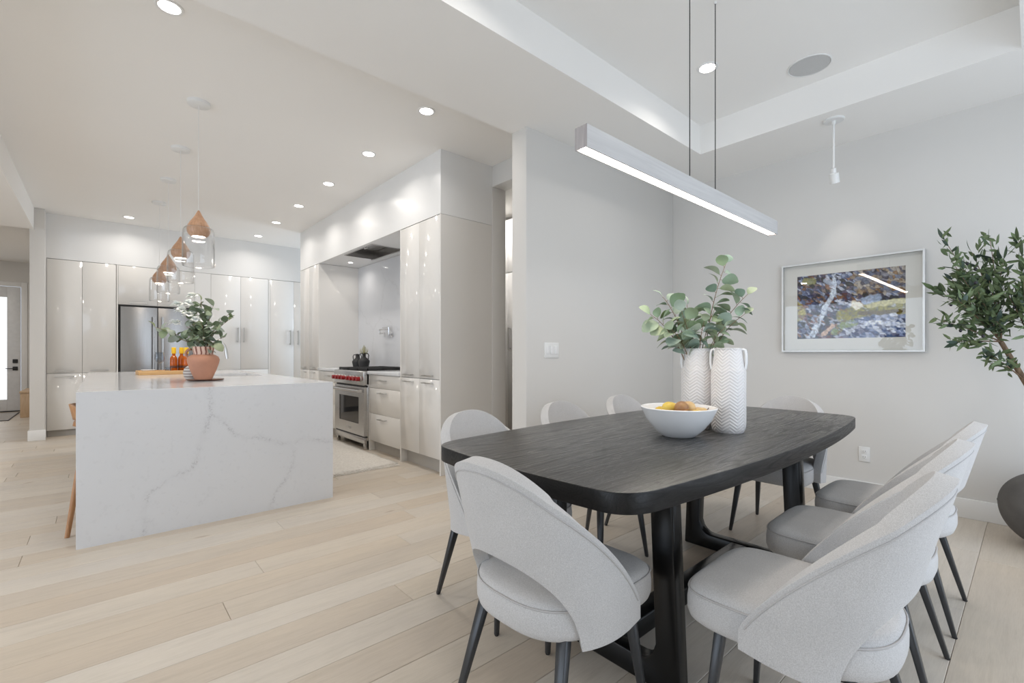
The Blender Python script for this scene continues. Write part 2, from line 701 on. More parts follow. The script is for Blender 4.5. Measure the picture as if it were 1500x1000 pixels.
# walls ------------------------------------------------------------------------
W = M['wall']
struct(MB().box(4.527, 4.65, -2.5, 5.0, 0, 3.2).build('wall_right', W))
struct(MB().box(2.394, 4.527, 2.534, 2.696, 0, 2.9).build('wall_left', W, bevel=0.004))
pan = MB().box(3.0, 3.18, 2.696, 3.683, 2.85, 3.06)            # head over the pantry opening
pan.box(3.0, 3.18, 2.696, 2.74, 0, 2.85)                        # near jamb
pan.box(3.0, 3.18, 3.683, 7.78, 0, 3.06)                        # wall behind the range run
struct(pan.build('wall_pantry', W, bevel=0.003))
struct(MB().box(3.18, 4.527, 4.95, 5.0, 0, 3.06).build('wall_pantry_back', W))
struct(MB().box(-0.693, 4.42, 9.55, 9.67, 0, 3.06).build('wall_back', W))
struct(MB().box(4.3, 4.42, 5.0, 9.55, 0, 3.06).build('wall_passage', W))
struct(MB().box(-0.693, -0.551, 8.71, 13.4, 0, 3.06).build('wall_hall', W, bevel=0.004))
# end wall of the hall with the front-door opening
hw = MB().box(-4.75, -2.10, 13.33, 13.45, 0, 3.1).box(-1.173, -0.551, 13.33, 13.45, 0, 3.1).box(-2.10, -1.173, 13.33, 13.45, 2.46, 3.1)
struct(hw.build('wall_hall_end', W))
# walls behind the camera, with their window openings
fr = MB().box(-4.75, 0.85, -1.47, -1.35, 0, 3.2).box(4.25, 4.65, -1.47, -1.35, 0, 3.2).box(0.85, 4.25, -1.47, -1.35, 0, 0.06).box(0.85, 4.25, -1.47, -1.35, 2.34, 3.2)
struct(fr.build('wall_front', W))
ww = MB().box(-4.75, -4.65, -2.5, -0.82, 0, 3.2).box(-4.75, -4.65, 4.82, 13.45, 0, 3.2).box(-4.75, -4.65, -0.82, 4.82, 0, 0.18).box(-4.75, -4.65, -0.82, 4.82, 2.52, 3.2)
struct(ww.build('wall_west', W))

# ceilings -----------------------------------------------------------------------
C = M['ceil']
struct(MB().box(-0.70, 4.42, 2.696, 9.67, 3.06, 3.2).build('ceiling', C))
TX0, TX1, TY0, TY1, ZD, ZT = 0.55, 3.851, 0.048, 1.903, 2.855, 3.10
tr = MB()
# one ring with a rectangular hole, built as quads so no seams show
ox = [-0.652, TX0, TX1, 4.527]
oy = [-2.5, TY0, TY1, 2.696]
vs = [(a, b, z) for z in (ZD, 3.2) for b in oy for a in ox]
fs = []
for j in range(3):
    for i in range(3):
        if i == 1 and j == 1:
            continue
        q = (j * 4 + i, j * 4 + i + 1, (j + 1) * 4 + i + 1, (j + 1) * 4 + i)
        fs.append(q)
        fs.append(tuple(k + 16 for k in q))
for a, b in ((5, 6), (6, 10), (10, 9), (9, 5), (0, 1), (1, 2), (2, 3), (3, 7), (7, 11), (11, 15), (15, 14), (14, 13), (13, 12), (12, 8), (8, 4), (4, 0)):
    fs.append((a, b, b + 16, a + 16))
tr.add(vs, fs)
struct(tr.build('ceiling_dining', C))
struct(MB().box(TX0 - 0.02, TX1 + 0.02, TY0 - 0.02, TY1 + 0.02, ZT, 3.2).build('ceiling_tray', C))
struct(MB().box(-4.75, -0.652, -2.5, 8.71, 2.772, 3.2).build('ceiling_hall', C))
struct(MB().box(-4.75, -0.693, 8.712, 13.45, 2.95, 3.2).build('ceiling_foyer', C))
struct(MB().box(3.18, 4.527, 2.696, 4.95, 2.85, 3.0).build('ceiling_pantry', C))

# baseboards ------------------------------------------------------------------------
T = M['trim']
struct(MB().box(4.511, 4.527, -2.45, 2.534, 0, 0.135).build('baseboard_right', T, bevel=0.003))
struct(MB().box(2.38, 4.511, 2.518, 2.534, 0, 0.135).box(2.378, 2.394, 2.518, 2.71, 0, 0.135).build('baseboard_left', T, bevel=0.003))
struct(MB().box(-0.709, -0.541, 8.694, 8.71, 0, 0.135).box(-0.709, -0.693, 8.71, 13.33, 0, 0.135).build('baseboard_hall', T, bevel=0.003))
# soffits over the cabinet runs ------------------------------------------------------
sf = MB().box(2.38, 3.0, 3.686, 4.471, 2.458, 3.06).box(2.38, 3.0, 6.92, 7.752, 2.458, 3.06)
sf.box(2.38, 2.43, 4.471, 6.92, 2.458, 3.06).box(2.84, 3.0, 4.471, 6.92, 2.458, 3.06).box(2.43, 2.84, 4.471, 5.27, 2.458, 3.06).box(2.43, 2.84, 6.12, 6.92, 2.458, 3.06)
sf.box(2.43, 2.84, 5.27, 6.12, 2.60, 3.06)
struct(sf.build('wall_soffit_range', M['satin']))
struct(MB().box(-0.551, 3.4, 8.925, 9.55, 2.447, 3.06).build('wall_soffit_back', M['satin']))

# front door at the end of the hall ----------------------------------------------------
d1 = struct(thing('door_1', None, None, (-1.636, 13.30, 0)))
do = (-1.636, 13.30, 0)
dm = MB()
dm.box(-2.095, -1.91, 13.30, 13.345, 0.02, 2.45).box(-1.362, -1.178, 13.30, 13.345, 0.02, 2.45).box(-1.91, -1.362, 13.30, 13.345, 0.02, 0.246).box(-1.91, -1.362, 13.30, 13.345, 2.24, 2.45)
dm.build('door_panel', plain('door_paint', (0.72, 0.73, 0.745, 1), 0.35), d1, do, bevel=0.004)
MB().box(-1.915, -1.357, 13.315, 13.33, 0.24, 2.245).build('frosted_pane', M['daypane'], d1, do)
MB().box(-2.095, -1.178, 13.29, 13.36, 0.0, 0.02).build('threshold', M['black'], d1, do)
MB().box(-1.285, -1.215, 13.275, 13.30, 0.955, 1.03).build('deadbolt', M['blackm'], d1, do, bevel=0.004)
hd = MB().box(-1.285, -1.215, 13.28, 13.30, 0.81, 0.885).box(-1.38, -1.25, 13.255, 13.268, 0.84, 0.856).box(-1.258, -1.242, 13.26, 13.285, 0.84, 0.856)
hd.build('door_handle', M['blackm'], d1, do, bevel=0.003)
struct(MB().box(-1.173, -1.085, 13.31, 13.33, 0, 2.55).box(-2.19, -2.10, 13.31, 13.33, 0, 2.55).box(-2.10, -1.173, 13.31, 13.33, 2.46, 2.55).build('trim_1', T, bevel=0.004))

# ================================================================== CABINETRY
G = 0.0016


def pull(parent, name, off, face, p, a0, a1, z, vertical=False, mat=None):
    """bar pull standing off the front; face 'x' looks to -X, face 'y' looks to -Y"""
    m = MB()
    t, so = (0.014 if vertical else 0.010), 0.030

    def bx(d0, d1, b0, b1, c0, c1):
        if face == 'x':
            m.box(p + d0, p + d1, b0, b1, c0, c1)
        else:
            m.box(b0, b1, p + d0, p + d1, c0, c1)
    if not vertical:
        bx(-so - t, -so, a0, a1, z - t / 2, z + t / 2)
        bx(-so, 0.002, a0 + 0.01, a0 + 0.02, z - t / 2, z + t / 2)
        bx(-so, 0.002, a1 - 0.02, a1 - 0.01, z - t / 2, z + t / 2)
    else:  # a0 is the position, z = (z0, z1)
        bx(-so - t, -so, a0 - t / 2, a0 + t / 2, z[0], z[1])
        bx(-so, 0.002, a0 - t / 2, a0 + t / 2, z[0] + 0.01, z[0] + 0.02)
        bx(-so, 0.002, a0 - t / 2, a0 + t / 2, z[1] - 0.02, z[1] - 0.01)
    return m.build(name, mat or M['chrome'], parent, off)


def front(parent, name, off, face, p, a0, a1, z0, z1, mat):
    m = MB()
    if face == 'x':
        m.box(p, p + 0.02, a0 + G, a1 - G, z0 + G, z1 - G)
    else:
        m.box(a0 + G, a1 - G, p, p + 0.02, z0 + G, z1 - G)
    return m.build(name, mat, parent, off, bevel=0.0012, seg=1)


# range wall towers
def tower(y0, y1, label, end_panel=None):
    loc = (2.69, (y0 + y1) / 2, 0)
    t = thing('tall_cabinet', label, 'cabinet', loc)
    MB().box(2.402, 2.995, y0 + 0.021, y1 - 0.021, 0.14, 2.452).build('body', M['gap'], t, loc)
    for k, (a, b) in enumerate(((y0, y0 + 0.02), (y1 - 0.02, y1))):
        MB().box(2.381, 2.997, a, b, 0.0, 2.455).build('side_panel', M['gloss'], t, loc)
    MB().box(2.455, 2.99, y0 + 0.021, y1 - 0.021, 0.0, 0.14).build('toe_kick', M['toe'], t, loc)
    ym = (y0 + y1) / 2
    for a, b in ((y0 + 0.02, ym), (ym, y1 - 0.02)):
        c = (a + b) / 2
        d = front(t, 'upper_door', loc, 'x', 2.38, a, b, 0.90, 2.452, M['gloss'])
        pull(d, 'handle', loc, 'x', 2.38, c - 0.085, c + 0.085, 0.93)
        d = front(t, 'lower_door', loc, 'x', 2.38, a, b, 0.145, 0.897, M['gloss'])
        pull(d, 'handle', loc, 'x', 2.38, c - 0.085, c + 0.085, 0.86)
    return t


tower(3.686, 4.471, 'tall glossy cream cabinet at the near end of the range wall, nearest the pantry opening')
tower(6.92, 7.752, 'tall glossy cream cabinet at the far end of the range wall, beyond the range niche')


def drawer_unit(y0, y1, label):
    loc = (2.69, (y0 + y1) / 2, 0)
    t = thing('drawer_cabinet', label, 'cabinet', loc)
    MB().box(2.402, 2.97, y0 + 0.001, y1 - 0.001, 0.12, 0.90).build('body', M['gap'], t, loc)
    MB().box(2.455, 2.97, y0, y1, 0.0, 0.12).build('toe_kick', M['toe'], t, loc)
    MB().box(2.381, 2.97, y1 - 0.018, y1, 0.0, 0.90).build('side_panel', M['gloss'], t, loc)
    c = (y0 + y1) / 2
    for z0, z1 in ((0.125, 0.447), (0.447, 0.745), (0.745, 0.898)):
        d = front(t, 'drawer', loc, 'x', 2.38, y0, y1 - 0.02, z0, z1, M['gloss'])
        pull(d, 'handle', loc, 'x', 2.38, c - 0.09, c + 0.09, z1 - (0.05 if z1 < 0.8 else 0.06))
    return t


drawer_unit(4.473, 5.24, 'glossy cream three drawer base cabinet right of the steel range')
drawer_unit(6.16, 6.918, 'glossy cream drawer base cabinet left of the steel range, mostly behind the island')
tag(MB().box(2.36, 2.975, 4.473, 5.24, 0.902, 0.94).build('countertop', M['quartz'], bevel=0.003),
    'short white quartz countertop on the drawers right of the range', 'countertop')
tag(MB().box(2.36, 2.975, 6.16, 6.918, 0.902, 0.94).build('countertop', M['quartz'], bevel=0.003),
    'white quartz countertop left of the range holding two black jugs', 'countertop')
tag(MB().box(2.976, 2.998, 4.473, 6.918, 0.94, 2.455).build('backsplash', M['quartz']),
    'full height white quartz backsplash slab behind the range', 'backsplash')

# back run of cabinets
YB = 8.92


def back_unit(name, x0, x1, label, cat='cabinet', z0=0.0):
    loc = ((x0 + x1) / 2, YB + 0.3, z0)
    t = thing(name, label, cat, loc)
    MB().box(x0 + 0.001, x1 - 0.001, YB + 0.022, 9.54, max(z0, 0.09), 2.443).build('body', M['gap'], t, loc)
    if z0 == 0:
        MB().box(x0, x1, YB + 0.07, 9.5, 0.0, 0.09).build('toe_kick', M['toe'], t, loc)
    return t, loc


t, loc = back_unit('pantry_cabinet', -0.548, 0.176, 'glossy cream pantry cabinet with four doors left of the refrigerator')
for a, b in ((-0.548, -0.190), (-0.190, 0.172)):
    c = (a + b) / 2
    d = front(t, 'upper_door', loc, 'y', YB, a, b, 0.872, 2.442, M['gloss'])
    pull(d, 'handle', loc, 'y', YB, c - 0.1, c + 0.1, 0.905)
    d = front(t, 'lower_door', loc, 'y', YB, a, b, 0.09, 0.87, M['gloss'])
    pull(d, 'handle', loc, 'y', YB, c - 0.1, c + 0.1, 0.828)
t, loc = back_unit('overhead_cabinet', 0.195, 1.13, 'glossy cream two door cabinet above the steel refrigerator', z0=1.865)
for a, b in ((0.195, 0.655), (0.655, 1.13)):
    c = (a + b) / 2
    d = front(t, 'door', loc, 'y', YB, a, b, 1.868, 2.442, M['gloss'])
    pull(d, 'handle', loc, 'y', YB, c - 0.1, c + 0.1, 1.90)
fp = MB().box(0.177, 0.194, YB, 9.54, 0, 2.443)
tag(fp.build('filler_panel', M['gloss']), 'narrow cream filler panel between pantry cabinet and refrigerator', 'panel')
tag(MB().box(1.131, 1.348, YB, 9.54, 0, 2.443).build('filler_panel', M['glossw']), 'wide white filler panel right of the refrigerator, behind the bouquet', 'panel')
t, loc = back_unit('tall_cabinet', 1.35, 2.205, 'tall white cabinet with paired vertical handles behind the faucet')
for a, b, hx in ((1.35, 1.777, 1.735), (1.777, 2.203, 1.822)):
    d = front(t, 'upper_door', loc, 'y', YB, a, b, 0.875, 2.442, M['glossw'])
    pull(d, 'handle', loc, 'y', YB, hx, None, (1.33, 1.58), True)
d = front(t, 'drawer', loc, 'y', YB, 1.35, 2.203, 0.48, 0.872, M['glossw'])
pull(d, 'handle', loc, 'y', YB, 1.70, 1.90, 0.83)
d = front(t, 'drawer', loc, 'y', YB, 1.35, 2.203, 0.09, 0.478, M['glossw'])
pull(d, 'handle', loc, 'y', YB, 1.70, 1.90, 0.43)
t, loc = back_unit('tall_cabinet', 2.236, 3.02, 'tall white cabinet at the right end of the back run, beside the range wall')
for a, b, hx in ((2.236, 2.625, 2.56), (2.625, 3.02, 2.69)):
    d = front(t, 'door', loc, 'y', YB, a, b, 0.09, 2.442, M['glossw'])
    pull(d, 'handle', loc, 'y', YB, hx, None, (1.30, 1.56), True)
tag(MB().box(2.207, 2.234, YB, 9.54, 0, 2.443).build('filler_panel', M['glossw']), 'thin white filler panel between the two tall white cabinets', 'panel')

# refrigerator
loc = (0.66, 9.2, 0)
t = thing('refrigerator', 'stainless steel french door refrigerator built into the back cabinets', 'refrigerator', loc)
MB().box(0.196, 1.129, YB + 0.03, 9.5, 0.0, 1.862).build('body', M['black'], t, loc)
for a, b, hx in ((0.222, 0.652, 0.605), (0.664, 1.105, 0.712)):
    # slightly bowed door front
    def fn(u, v, a=a, b=b):
        x = a + (b - a) * u
        bow = 0.012 * (1 - (2 * u - 1) ** 2)
        return (x, YB - 0.005 - bow, 0.72 + v * 1.118)
    m = MB().grid(fn, 12, 1)
    n0 = len(m.v)
    m.box(a, b, YB - 0.004, YB + 0.03, 0.72, 1.838)
    d = m.build('door', M['fridge'], t, loc, smooth=40)
    hm = MB().tube([(hx, YB - 0.065, 0.86), (hx, YB - 0.065, 1.70)], 0.014, 10)
    hm.tube([(hx, YB - 0.065, 0.92), (hx, YB, 0.92)], 0.01, 8).tube([(hx, YB - 0.065, 1.64), (hx, YB, 1.64)], 0.01, 8)
    hm.build('handle', M['fridge'], d, loc, smooth=50)
d = MB().box(0.222, 1.105, YB - 0.012, YB + 0.03, 0.1, 0.705).build('freezer_drawer', M['fridge'], t, loc, bevel=0.004)
MB().tube([(0.30, YB - 0.06, 0.64), (1.02, YB - 0.06, 0.64)], 0.013, 10).build('handle', M['fridge'], d, loc, smooth=50)

# range ---------------------------------------------------------------------------
loc = (2.66, 5.70, 0)
ra = thing('range', 'stainless steel gas range with red knobs in the wall niche', 'range', loc)
ry0, ry1 = 5.246, 6.154
MB().box(2.36, 2.97, ry0, ry1, 0.11, 0.905).build('body', M['steel'], ra, loc, bevel=0.003)
cp = MB().box(2.315, 2.45, ry0, ry1, 0.765, 0.935).build('control_panel', M['steel'], ra, loc, bevel=0.012, seg=3)
for ky in (5.33, 5.43, 5.53, 5.63, 5.78, 5.88, 5.98, 6.08):
    MB().tube([(2.316, ky, 0.842), (2.303, ky, 0.842)], 0.034, 20).build('knob_ring', M['chrome'], cp, loc, smooth=40)
    MB().tube([(2.304, ky, 0.842), (2.262, ky, 0.842)], [0.027, 0.024], 20).build('knob', M['red'], cp, loc, smooth=40)
od = MB()
zb, zt_, wy0, wy1, wz0, wz1 = 0.165, 0.745, 5.40, 6.0, 0.30, 0.62
od.box(2.325, 2.36, ry0 + 0.005, wy0, zb, zt_).box(2.325, 2.36, wy1, ry1 - 0.005, zb, zt_).box(2.325, 2.36, wy0, wy1, zb, wz0).box(2.325, 2.36, wy0, wy1, wz1, zt_)
d = od.build('oven_door', M['steel'], ra, loc)
MB().box(2.335, 2.358, wy0, wy1, wz0, wz1).build('oven_window', M['ovenglass'], d, loc)
hb = MB().tube([(2.272, ry0 + 0.03, 0.70), (2.272, ry1 - 0.03, 0.70)], 0.017, 14)
for hy in (ry0 + 0.05, ry1 - 0.05):
    hb.box(2.262, 2.33, hy - 0.016, hy + 0.016, 0.682, 0.718)
hb.build('handle', M['steel'], d, loc, smooth=50)
MB().box(2.320, 2.327, 5.64, 5.76, 0.215, 0.245).build('badge', M['chrome'], d, loc, bevel=0.002)
MB().box(2.34, 2.37, ry0, ry1, 0.145, 0.163).box(2.35, 2.37, ry0, ry1, 0.745, 0.765).build('shadow_gap', M['black'], ra, loc)
MB().box(2.33, 2.365, ry0 + 0.01, ry1 - 0.01, 0.075, 0.145).build('kick_plate', M['steel'], ra, loc, bevel=0.003)
for fx in (2.36, 2.92):
    for fy in (ry0 + 0.04, ry1 - 0.04):
        MB().box(fx - 0.02, fx + 0.02, fy - 0.02, fy + 0.02, 0.0, 0.112).build('foot', M['steel'], ra, loc, bevel=0.003)
MB().box(2.36, 2.96, ry0 + 0.01, ry1 - 0.01, 0.90, 0.937).build('cooktop', M['blackm'], ra, loc)
for k in range(3):
    gy0 = ry0 + 0.02 + k * 0.292
    gm = MB()
    for q in range(4):
        xx = 2.375 + q * 0.188
        gm.box(xx, xx + 0.014, gy0, gy0 + 0.284, 0.945, 0.968)
    for q in range(5):
        yy = gy0 + q * 0.0675
        gm.box(2.375, 2.953, yy, yy + 0.014, 0.942, 0.966)
    for q in (2.375, 2.939):
        for yy in (gy0, gy0 + 0.27):
            gm.box(q, q + 0.014, yy, yy + 0.014, 0.93, 0.945)
    gm.build('grate', M['blackm'], ra, loc)

# hood liner recessed in the niche soffit
loc = (2.635, 5.695, 2.44)
hd = thing('range_hood', 'stainless steel hood insert recessed in the ceiling of the range niche', 'hood', loc)
hs = MB().box(2.432, 2.444, 5.272, 6.118, 2.452, 2.598).box(2.826, 2.838, 5.272, 6.118, 2.452, 2.598).box(2.444, 2.826, 5.272, 5.284, 2.452, 2.598).box(2.444, 2.826, 6.106, 6.118, 2.452, 2.598)
hs.box(2.444, 2.826, 5.284, 6.106, 2.585, 2.598)
hs.build('liner', M['steel'], hd, loc)
for k in range(2):
    y0 = 5.30 + k * 0.34
    f = MB()
    for q in range(14):
        xx = 2.45 + q * 0.0268
        f.bar((xx, y0, 2.552 - 0.0), (xx, y0 + 0.32, 2.552), 0.017, 0.012)
    f.box(2.448, 2.822, y0 - 0.006, y0 + 0.004, 2.545, 2.575).box(2.448, 2.822, y0 + 0.316, y0 + 0.326, 2.545, 2.575)
    b = f.build('baffle_filter', M['steel'], hd, loc)
    MB().tube([(2.60, y0 + 0.11, 2.545), (2.60, y0 + 0.11, 2.52), (2.60, y0 + 0.21, 2.52), (2.60, y0 + 0.21, 2.545)], 0.006, 8).build('filter_handle', M['chrome'], b, loc)
MB().box(2.815, 2.84, 5.262, 6.128, 2.434, 2.456).build('rear_lip', M['steel'], hd, loc, bevel=0.002)
MB().box(2.446, 2.470, 5.86, 6.06, 2.53, 2.58).build('switch_panel', M['chrome'], hd, loc)

# pot filler on the backsplash
loc = (2.976, 5.86, 1.40)
pf = thing('pot_filler', 'chrome folding pot filler faucet on the backsplash above the range', 'faucet', loc)
MB().tube([(2.977, 5.80, 1.40), (2.962, 5.80, 1.40)], 0.032, 20).build('flange', M['polish'], pf, loc, smooth=40)
MB().tube([(2.962, 5.80, 1.40), (2.92, 5.80, 1.40), (2.92, 5.80, 1.48)], 0.013, 12).build('valve', M['polish'], pf, loc, smooth=50)
MB().tube([(2.92, 5.80, 1.475), (2.90, 6.03, 1.475), (2.90, 6.03, 1.42)], 0.011, 12).build('arm', M['polish'], pf, loc, smooth=50)
MB().tube([(2.90, 6.03, 1.42), (2.87, 5.83, 1.42), (2.87, 5.83, 1.36)], 0.011, 12).build('spout', M['polish'], pf, loc, smooth=50)
MB().tube([(2.92, 5.80, 1.48), (2.92, 5.80, 1.50)], 0.016, 12).tube([(2.92, 5.80, 1.495), (2.90, 5.94, 1.50)], 0.006, 8).build('lever', M['polish'], pf, loc, smooth=50)

# pantry cabinet glimpsed through the opening
loc = (4.05, 4.3, 0)
t = thing('storage_cabinet', 'grey storage cabinet glimpsed inside the pantry opening', 'cabinet', loc)
MB().box(3.772, 4.5, 3.70, 4.94, 0, 2.80).build('body', M['gap'], t, loc)
for a, b in ((3.70, 4.30), (4.30, 4.94)):
    d = front(t, 'upper_door', loc, 'x', 3.75, a, b, 2.14, 2.79, M['glossw'])
    d = front(t, 'door', loc, 'x', 3.75, a, b, 0.08, 2.135, M['glossw'])
    pull(d, 'handle', loc, 'x', 3.75, 4.25 if a < 4 else 4.35, None, (1.19, 1.46), True)
area('pantry_fill', (3.42, 4.25, 2.84), (0.25, 0, -1), 0.3, 0.3, 11, (1.0, 0.97, 0.94))  # unseen fill added to brighten the pantry interior

# ================================================================== ISLAND
IX0, IX1, IY0, IY1, IZ = -0.107, 1.388, 3.716, 7.42, 0.92
loc = (0.64, 5.57, 0)
isl = thing('kitchen_island', 'long white quartz waterfall kitchen island with grey veining', 'island', loc)
# veins of the front slab, traced as polylines on the slab face
cx_, cy_, sc_v = 80.0, 540.0, 1500 / 420.0


def on_front(px, py):
    u, v = cx_ + px / sc_v, cy_ + py / sc_v
    k = (cY + sY * (u - 750) / 679.2, sY - cY * (u - 750) / 679.2)
    d = IY0 / k[1]
    return d * k[0], 1.15 - d * (v - 517) / 679.2


veins = [
    ([(812, 90), (815, 150), (818, 240), (800, 290), (778, 345), (755, 405), (740, 460), (722, 520)], 1.0),
    ([(722, 520), (665, 545), (600, 582), (545, 625), (500, 650), (478, 700), (465, 760), (485, 815), (470, 880)], 0.85),
    ([(818, 240), (870, 268), (905, 300), (940, 335), (985, 362), (1060, 350), (1120, 365), (1190, 392), (1245, 388), (1300, 366), (1370, 376), (1450, 380)], 0.95),
    ([(1238, 392), (1252, 440), (1248, 500), (1222, 560), (1185, 610), (1148, 665), (1128, 735)], 0.9),
    ([(280, 320), (300, 290), (335, 275)], 0.35), ([(330, 500), (365, 480), (400, 440)], 0.3),
    ([(740, 720), (780, 690), (810, 650)], 0.3), ([(540, 620), (600, 590), (640, 610)], 0.3), ([(470, 820), (500, 800), (520, 830)], 0.5),
]
nx, nz = 400, 246
gx = np.linspace(IX0, IX1, nx + 1)
gz = np.linspace(0.0, IZ, nz + 1)
GX, GZ = np.meshgrid(gx, gz)


def vnoise(X, Y, seed, freq, octs=4):
    """smooth lattice noise on numpy arrays, -1..1"""
    r = np.random.RandomState(seed)
    tot = np.zeros_like(X)
    amp, norm = 1.0, 0.0
    for o_ in range(octs):
        n = 64
        lat = r.rand(n, n) * 2 - 1
        x, y_ = X * freq, Y * freq
        xi, yi = np.floor(x).astype(int), np.floor(y_).astype(int)
        fx, fy = x - xi, y_ - yi
        fx, fy = fx * fx * (3 - 2 * fx), fy * fy * (3 - 2 * fy)
        a = lat[xi % n, yi % n]
        b = lat[(xi + 1) % n, yi % n]
        c = lat[xi % n, (yi + 1) % n]
        d = lat[(xi + 1) % n, (yi + 1) % n]
        tot += amp * ((a * (1 - fx) + b * fx) * (1 - fy) + (c * (1 - fx) + d * fx) * fy)
        norm += amp
        amp *= 0.55
        freq *= 2.1
    return tot / norm


WX = GX + 0.014 * vnoise(GX, GZ, 3, 16, 4) + 0.020 * vnoise(GX, GZ, 8, 95, 2)
WZ = GZ + 0.014 * vnoise(GX, GZ, 4, 16, 4) + 0.020 * vnoise(GX, GZ, 9, 95, 2)
VE = np.zeros_like(GX)
patch = 0.5 + 0.5 * vnoise(GX, GZ, 21, 14, 3)
for pts, st in veins:
    P = [on_front(*p) for p in pts]
    for (ax, az), (bx_, bz) in zip(P[:-1], P[1:]):
        dx, dz = bx_ - ax, bz - az
        tt = np.clip(((WX - ax) * dx + (WZ - az) * dz) / (dx * dx + dz * dz), 0, 1)
        ds = np.hypot(WX - ax - tt * dx, WZ - az - tt * dz)
        core = 0.95 * np.exp(-(ds / 0.0028) ** 2) * np.clip(patch * 2.6 - 0.75, 0.10, 1.0)
        halo = 0.22 * np.exp(-(ds / 0.018) ** 2) * np.clip(patch * 1.4, 0, 1)
        VE = np.maximum(VE, st * np.maximum(core, halo))
spk = vnoise(GX, GZ, 33, 40, 3)
VE = np.maximum(VE, 0.10 * np.clip((spk - 0.38) * 8, 0, 1))
verts = [(float(a), IY0, float(b)) for a, b in zip(GX.ravel(), GZ.ravel())]
m = MB()
m.v = verts
w_ = nx + 1
m.f = [(j * w_ + i, j * w_ + i + 1, (j + 1) * w_ + i + 1, (j + 1) * w_ + i) for j in range(nz) for i in range(nx)]
n_front = len(verts)
m.add([(IX0, IY0, 0), (IX1, IY0, 0), (IX1, IY0 + 0.03, 0), (IX0, IY0 + 0.03, 0), (IX0, IY0, IZ), (IX1, IY0, IZ), (IX1, IY0 + 0.03, IZ), (IX0, IY0 + 0.03, IZ)],
      [(0, 3, 2, 1), (4, 5, 6, 7), (1, 2, 6, 5), (2, 3, 7, 6), (3, 0, 4, 7)])
wf = m.build('waterfall_panel', M['quartzf'], isl, loc, fix=False)
at = wf.data.attributes.new('vein', 'FLOAT', 'POINT')
vals = np.zeros(len(wf.data.vertices), dtype=np.float32)
vals[:n_front] = VE.ravel()
at.data.foreach_set('value', vals)

# top slab with the sink cut-out
SX0, SX1, SY0, SY1 = 0.86, 1.26, 5.30, 6.05
xs, ys = [IX0, SX0, SX1, IX1], [IY0 + 0.03, SY0, SY1, IY1]
tp = MB()
for j in range(3):
    for i in range(3):
        if i == 1 and j == 1:
            continue
        tp.box(xs[i], xs[i + 1], ys[j], ys[j + 1], IZ - 0.03, IZ)
tp.build('top_slab', M['quartz'], isl, loc)
MB().box(IX0, IX1, IY1 - 0.03, IY1, 0, IZ - 0.031).build('far_panel', M['quartz'], isl, loc)
MB().box(0.23, 1.335, IY0 + 0.031, IY1 - 0.031, 0.09, IZ - 0.031).build('cabinet_body', M['gap'], isl, loc)
MB().box(0.21, 0.229, IY0 + 0.031, IY1 - 0.031, 0.0, IZ - 0.031).build('back_panel', M['gloss'], isl, loc)
for k in range(6):
    y0 = IY0 + 0.04 + k * 0.605
    m = MB().box(1.336, 1.356, y0, y0 + 0.60, 0.1, IZ - 0.04)
    m.build('door', M['gloss'], isl, loc, bevel=0.001, seg=1)
sk = MB().box(SX0, SX1, SY0, SY1, 0.70, 0.712).box(SX0 - 0.008, SX0, SY0, SY1, 0.70, IZ - 0.03).box(SX1, SX1 + 0.008, SY0, SY1, 0.70, IZ - 0.03)
sk.box(SX0, SX1, SY0 - 0.008, SY0, 0.70, IZ - 0.03).box(SX0, SX1, SY1, SY1 + 0.008, 0.70, IZ - 0.03)
tag(sk.build('sink', M['steel']), 'stainless steel undermount sink sunk in the island top', 'sink')
fa = thing('kitchen_faucet', 'curved brushed nickel faucet on the island behind the terracotta pot', 'faucet', (0.80, 5.72, IZ))
MB().lathe([(0, 0), (0.028, 0), (0.028, 0.012), (0.02, 0.02), (0.017, 0.10), (0, 0.10)], 20).build('base', M['chrome'], fa, smooth=40)
pts = [(0, 0, 0.09), (0, 0, 0.26)] + [(0.10 - 0.10 * math.cos(a), 0, 0.26 + 0.11 * math.sin(a)) for a in np.linspace(0.2, PI * 0.94, 12)] + [(0.205, 0, 0.23), (0.212, 0, 0.17)]
MB().tube(pts, [0.012] * (len(pts) - 2) + [0.016, 0.016], 12).build('spout', M['chrome'], fa, smooth=60)
MB().tube([(0, 0.02, 0.06), (0, 0.09, 0.085)], 0.006, 8).build('lever', M['chrome'], fa, smooth=50)

# stool at the near left end of the island ------------------------------------------
st = thing('bar_stool', 'wooden bar stool tucked against the left side of the island', 'stool', (0.05, 4.225, 0), R(-90))
# local: +y faces the island (+x in the room)
for sx, sy in ((-1, 1), (1, 1), (-1, -1), (1, -1)):
    p0 = Vector((sx * 0.13, sy * 0.12 - 0.0, 0.645))
    p1 = Vector((sx * 0.225, sy * 0.205, 0.0))
    MB().tube([p0, p0.lerp(p1, 0.5), p1], [0.019, 0.017, 0.013], 12).build('leg', M['stoolw'], st, smooth=50)
for a, b in (((-0.185, 0.17, 0.25), (0.185, 0.17, 0.25)), ((-0.185, -0.17, 0.25), (0.185, -0.17, 0.25)), ((-0.185, -0.17, 0.32), (-0.185, 0.17, 0.32)), ((0.185, -0.17, 0.32), (0.185, 0.17, 0.32))):
    MB().tube([a, b], 0.009, 10).build('rung', M['stoolw'], st, smooth=50)


def seat_fn(u, v):
    a = 2 * PI * u
    r = v
    x, y_ = 0.20 * r * math.cos(a), 0.185 * r * math.sin(a)
    return (x, y_, 0.665 + 0.02 * r * r)


MB().grid(seat_fn, 28, 6).build('seat', M['stoolw'], st, smooth=80, solid=0.028)


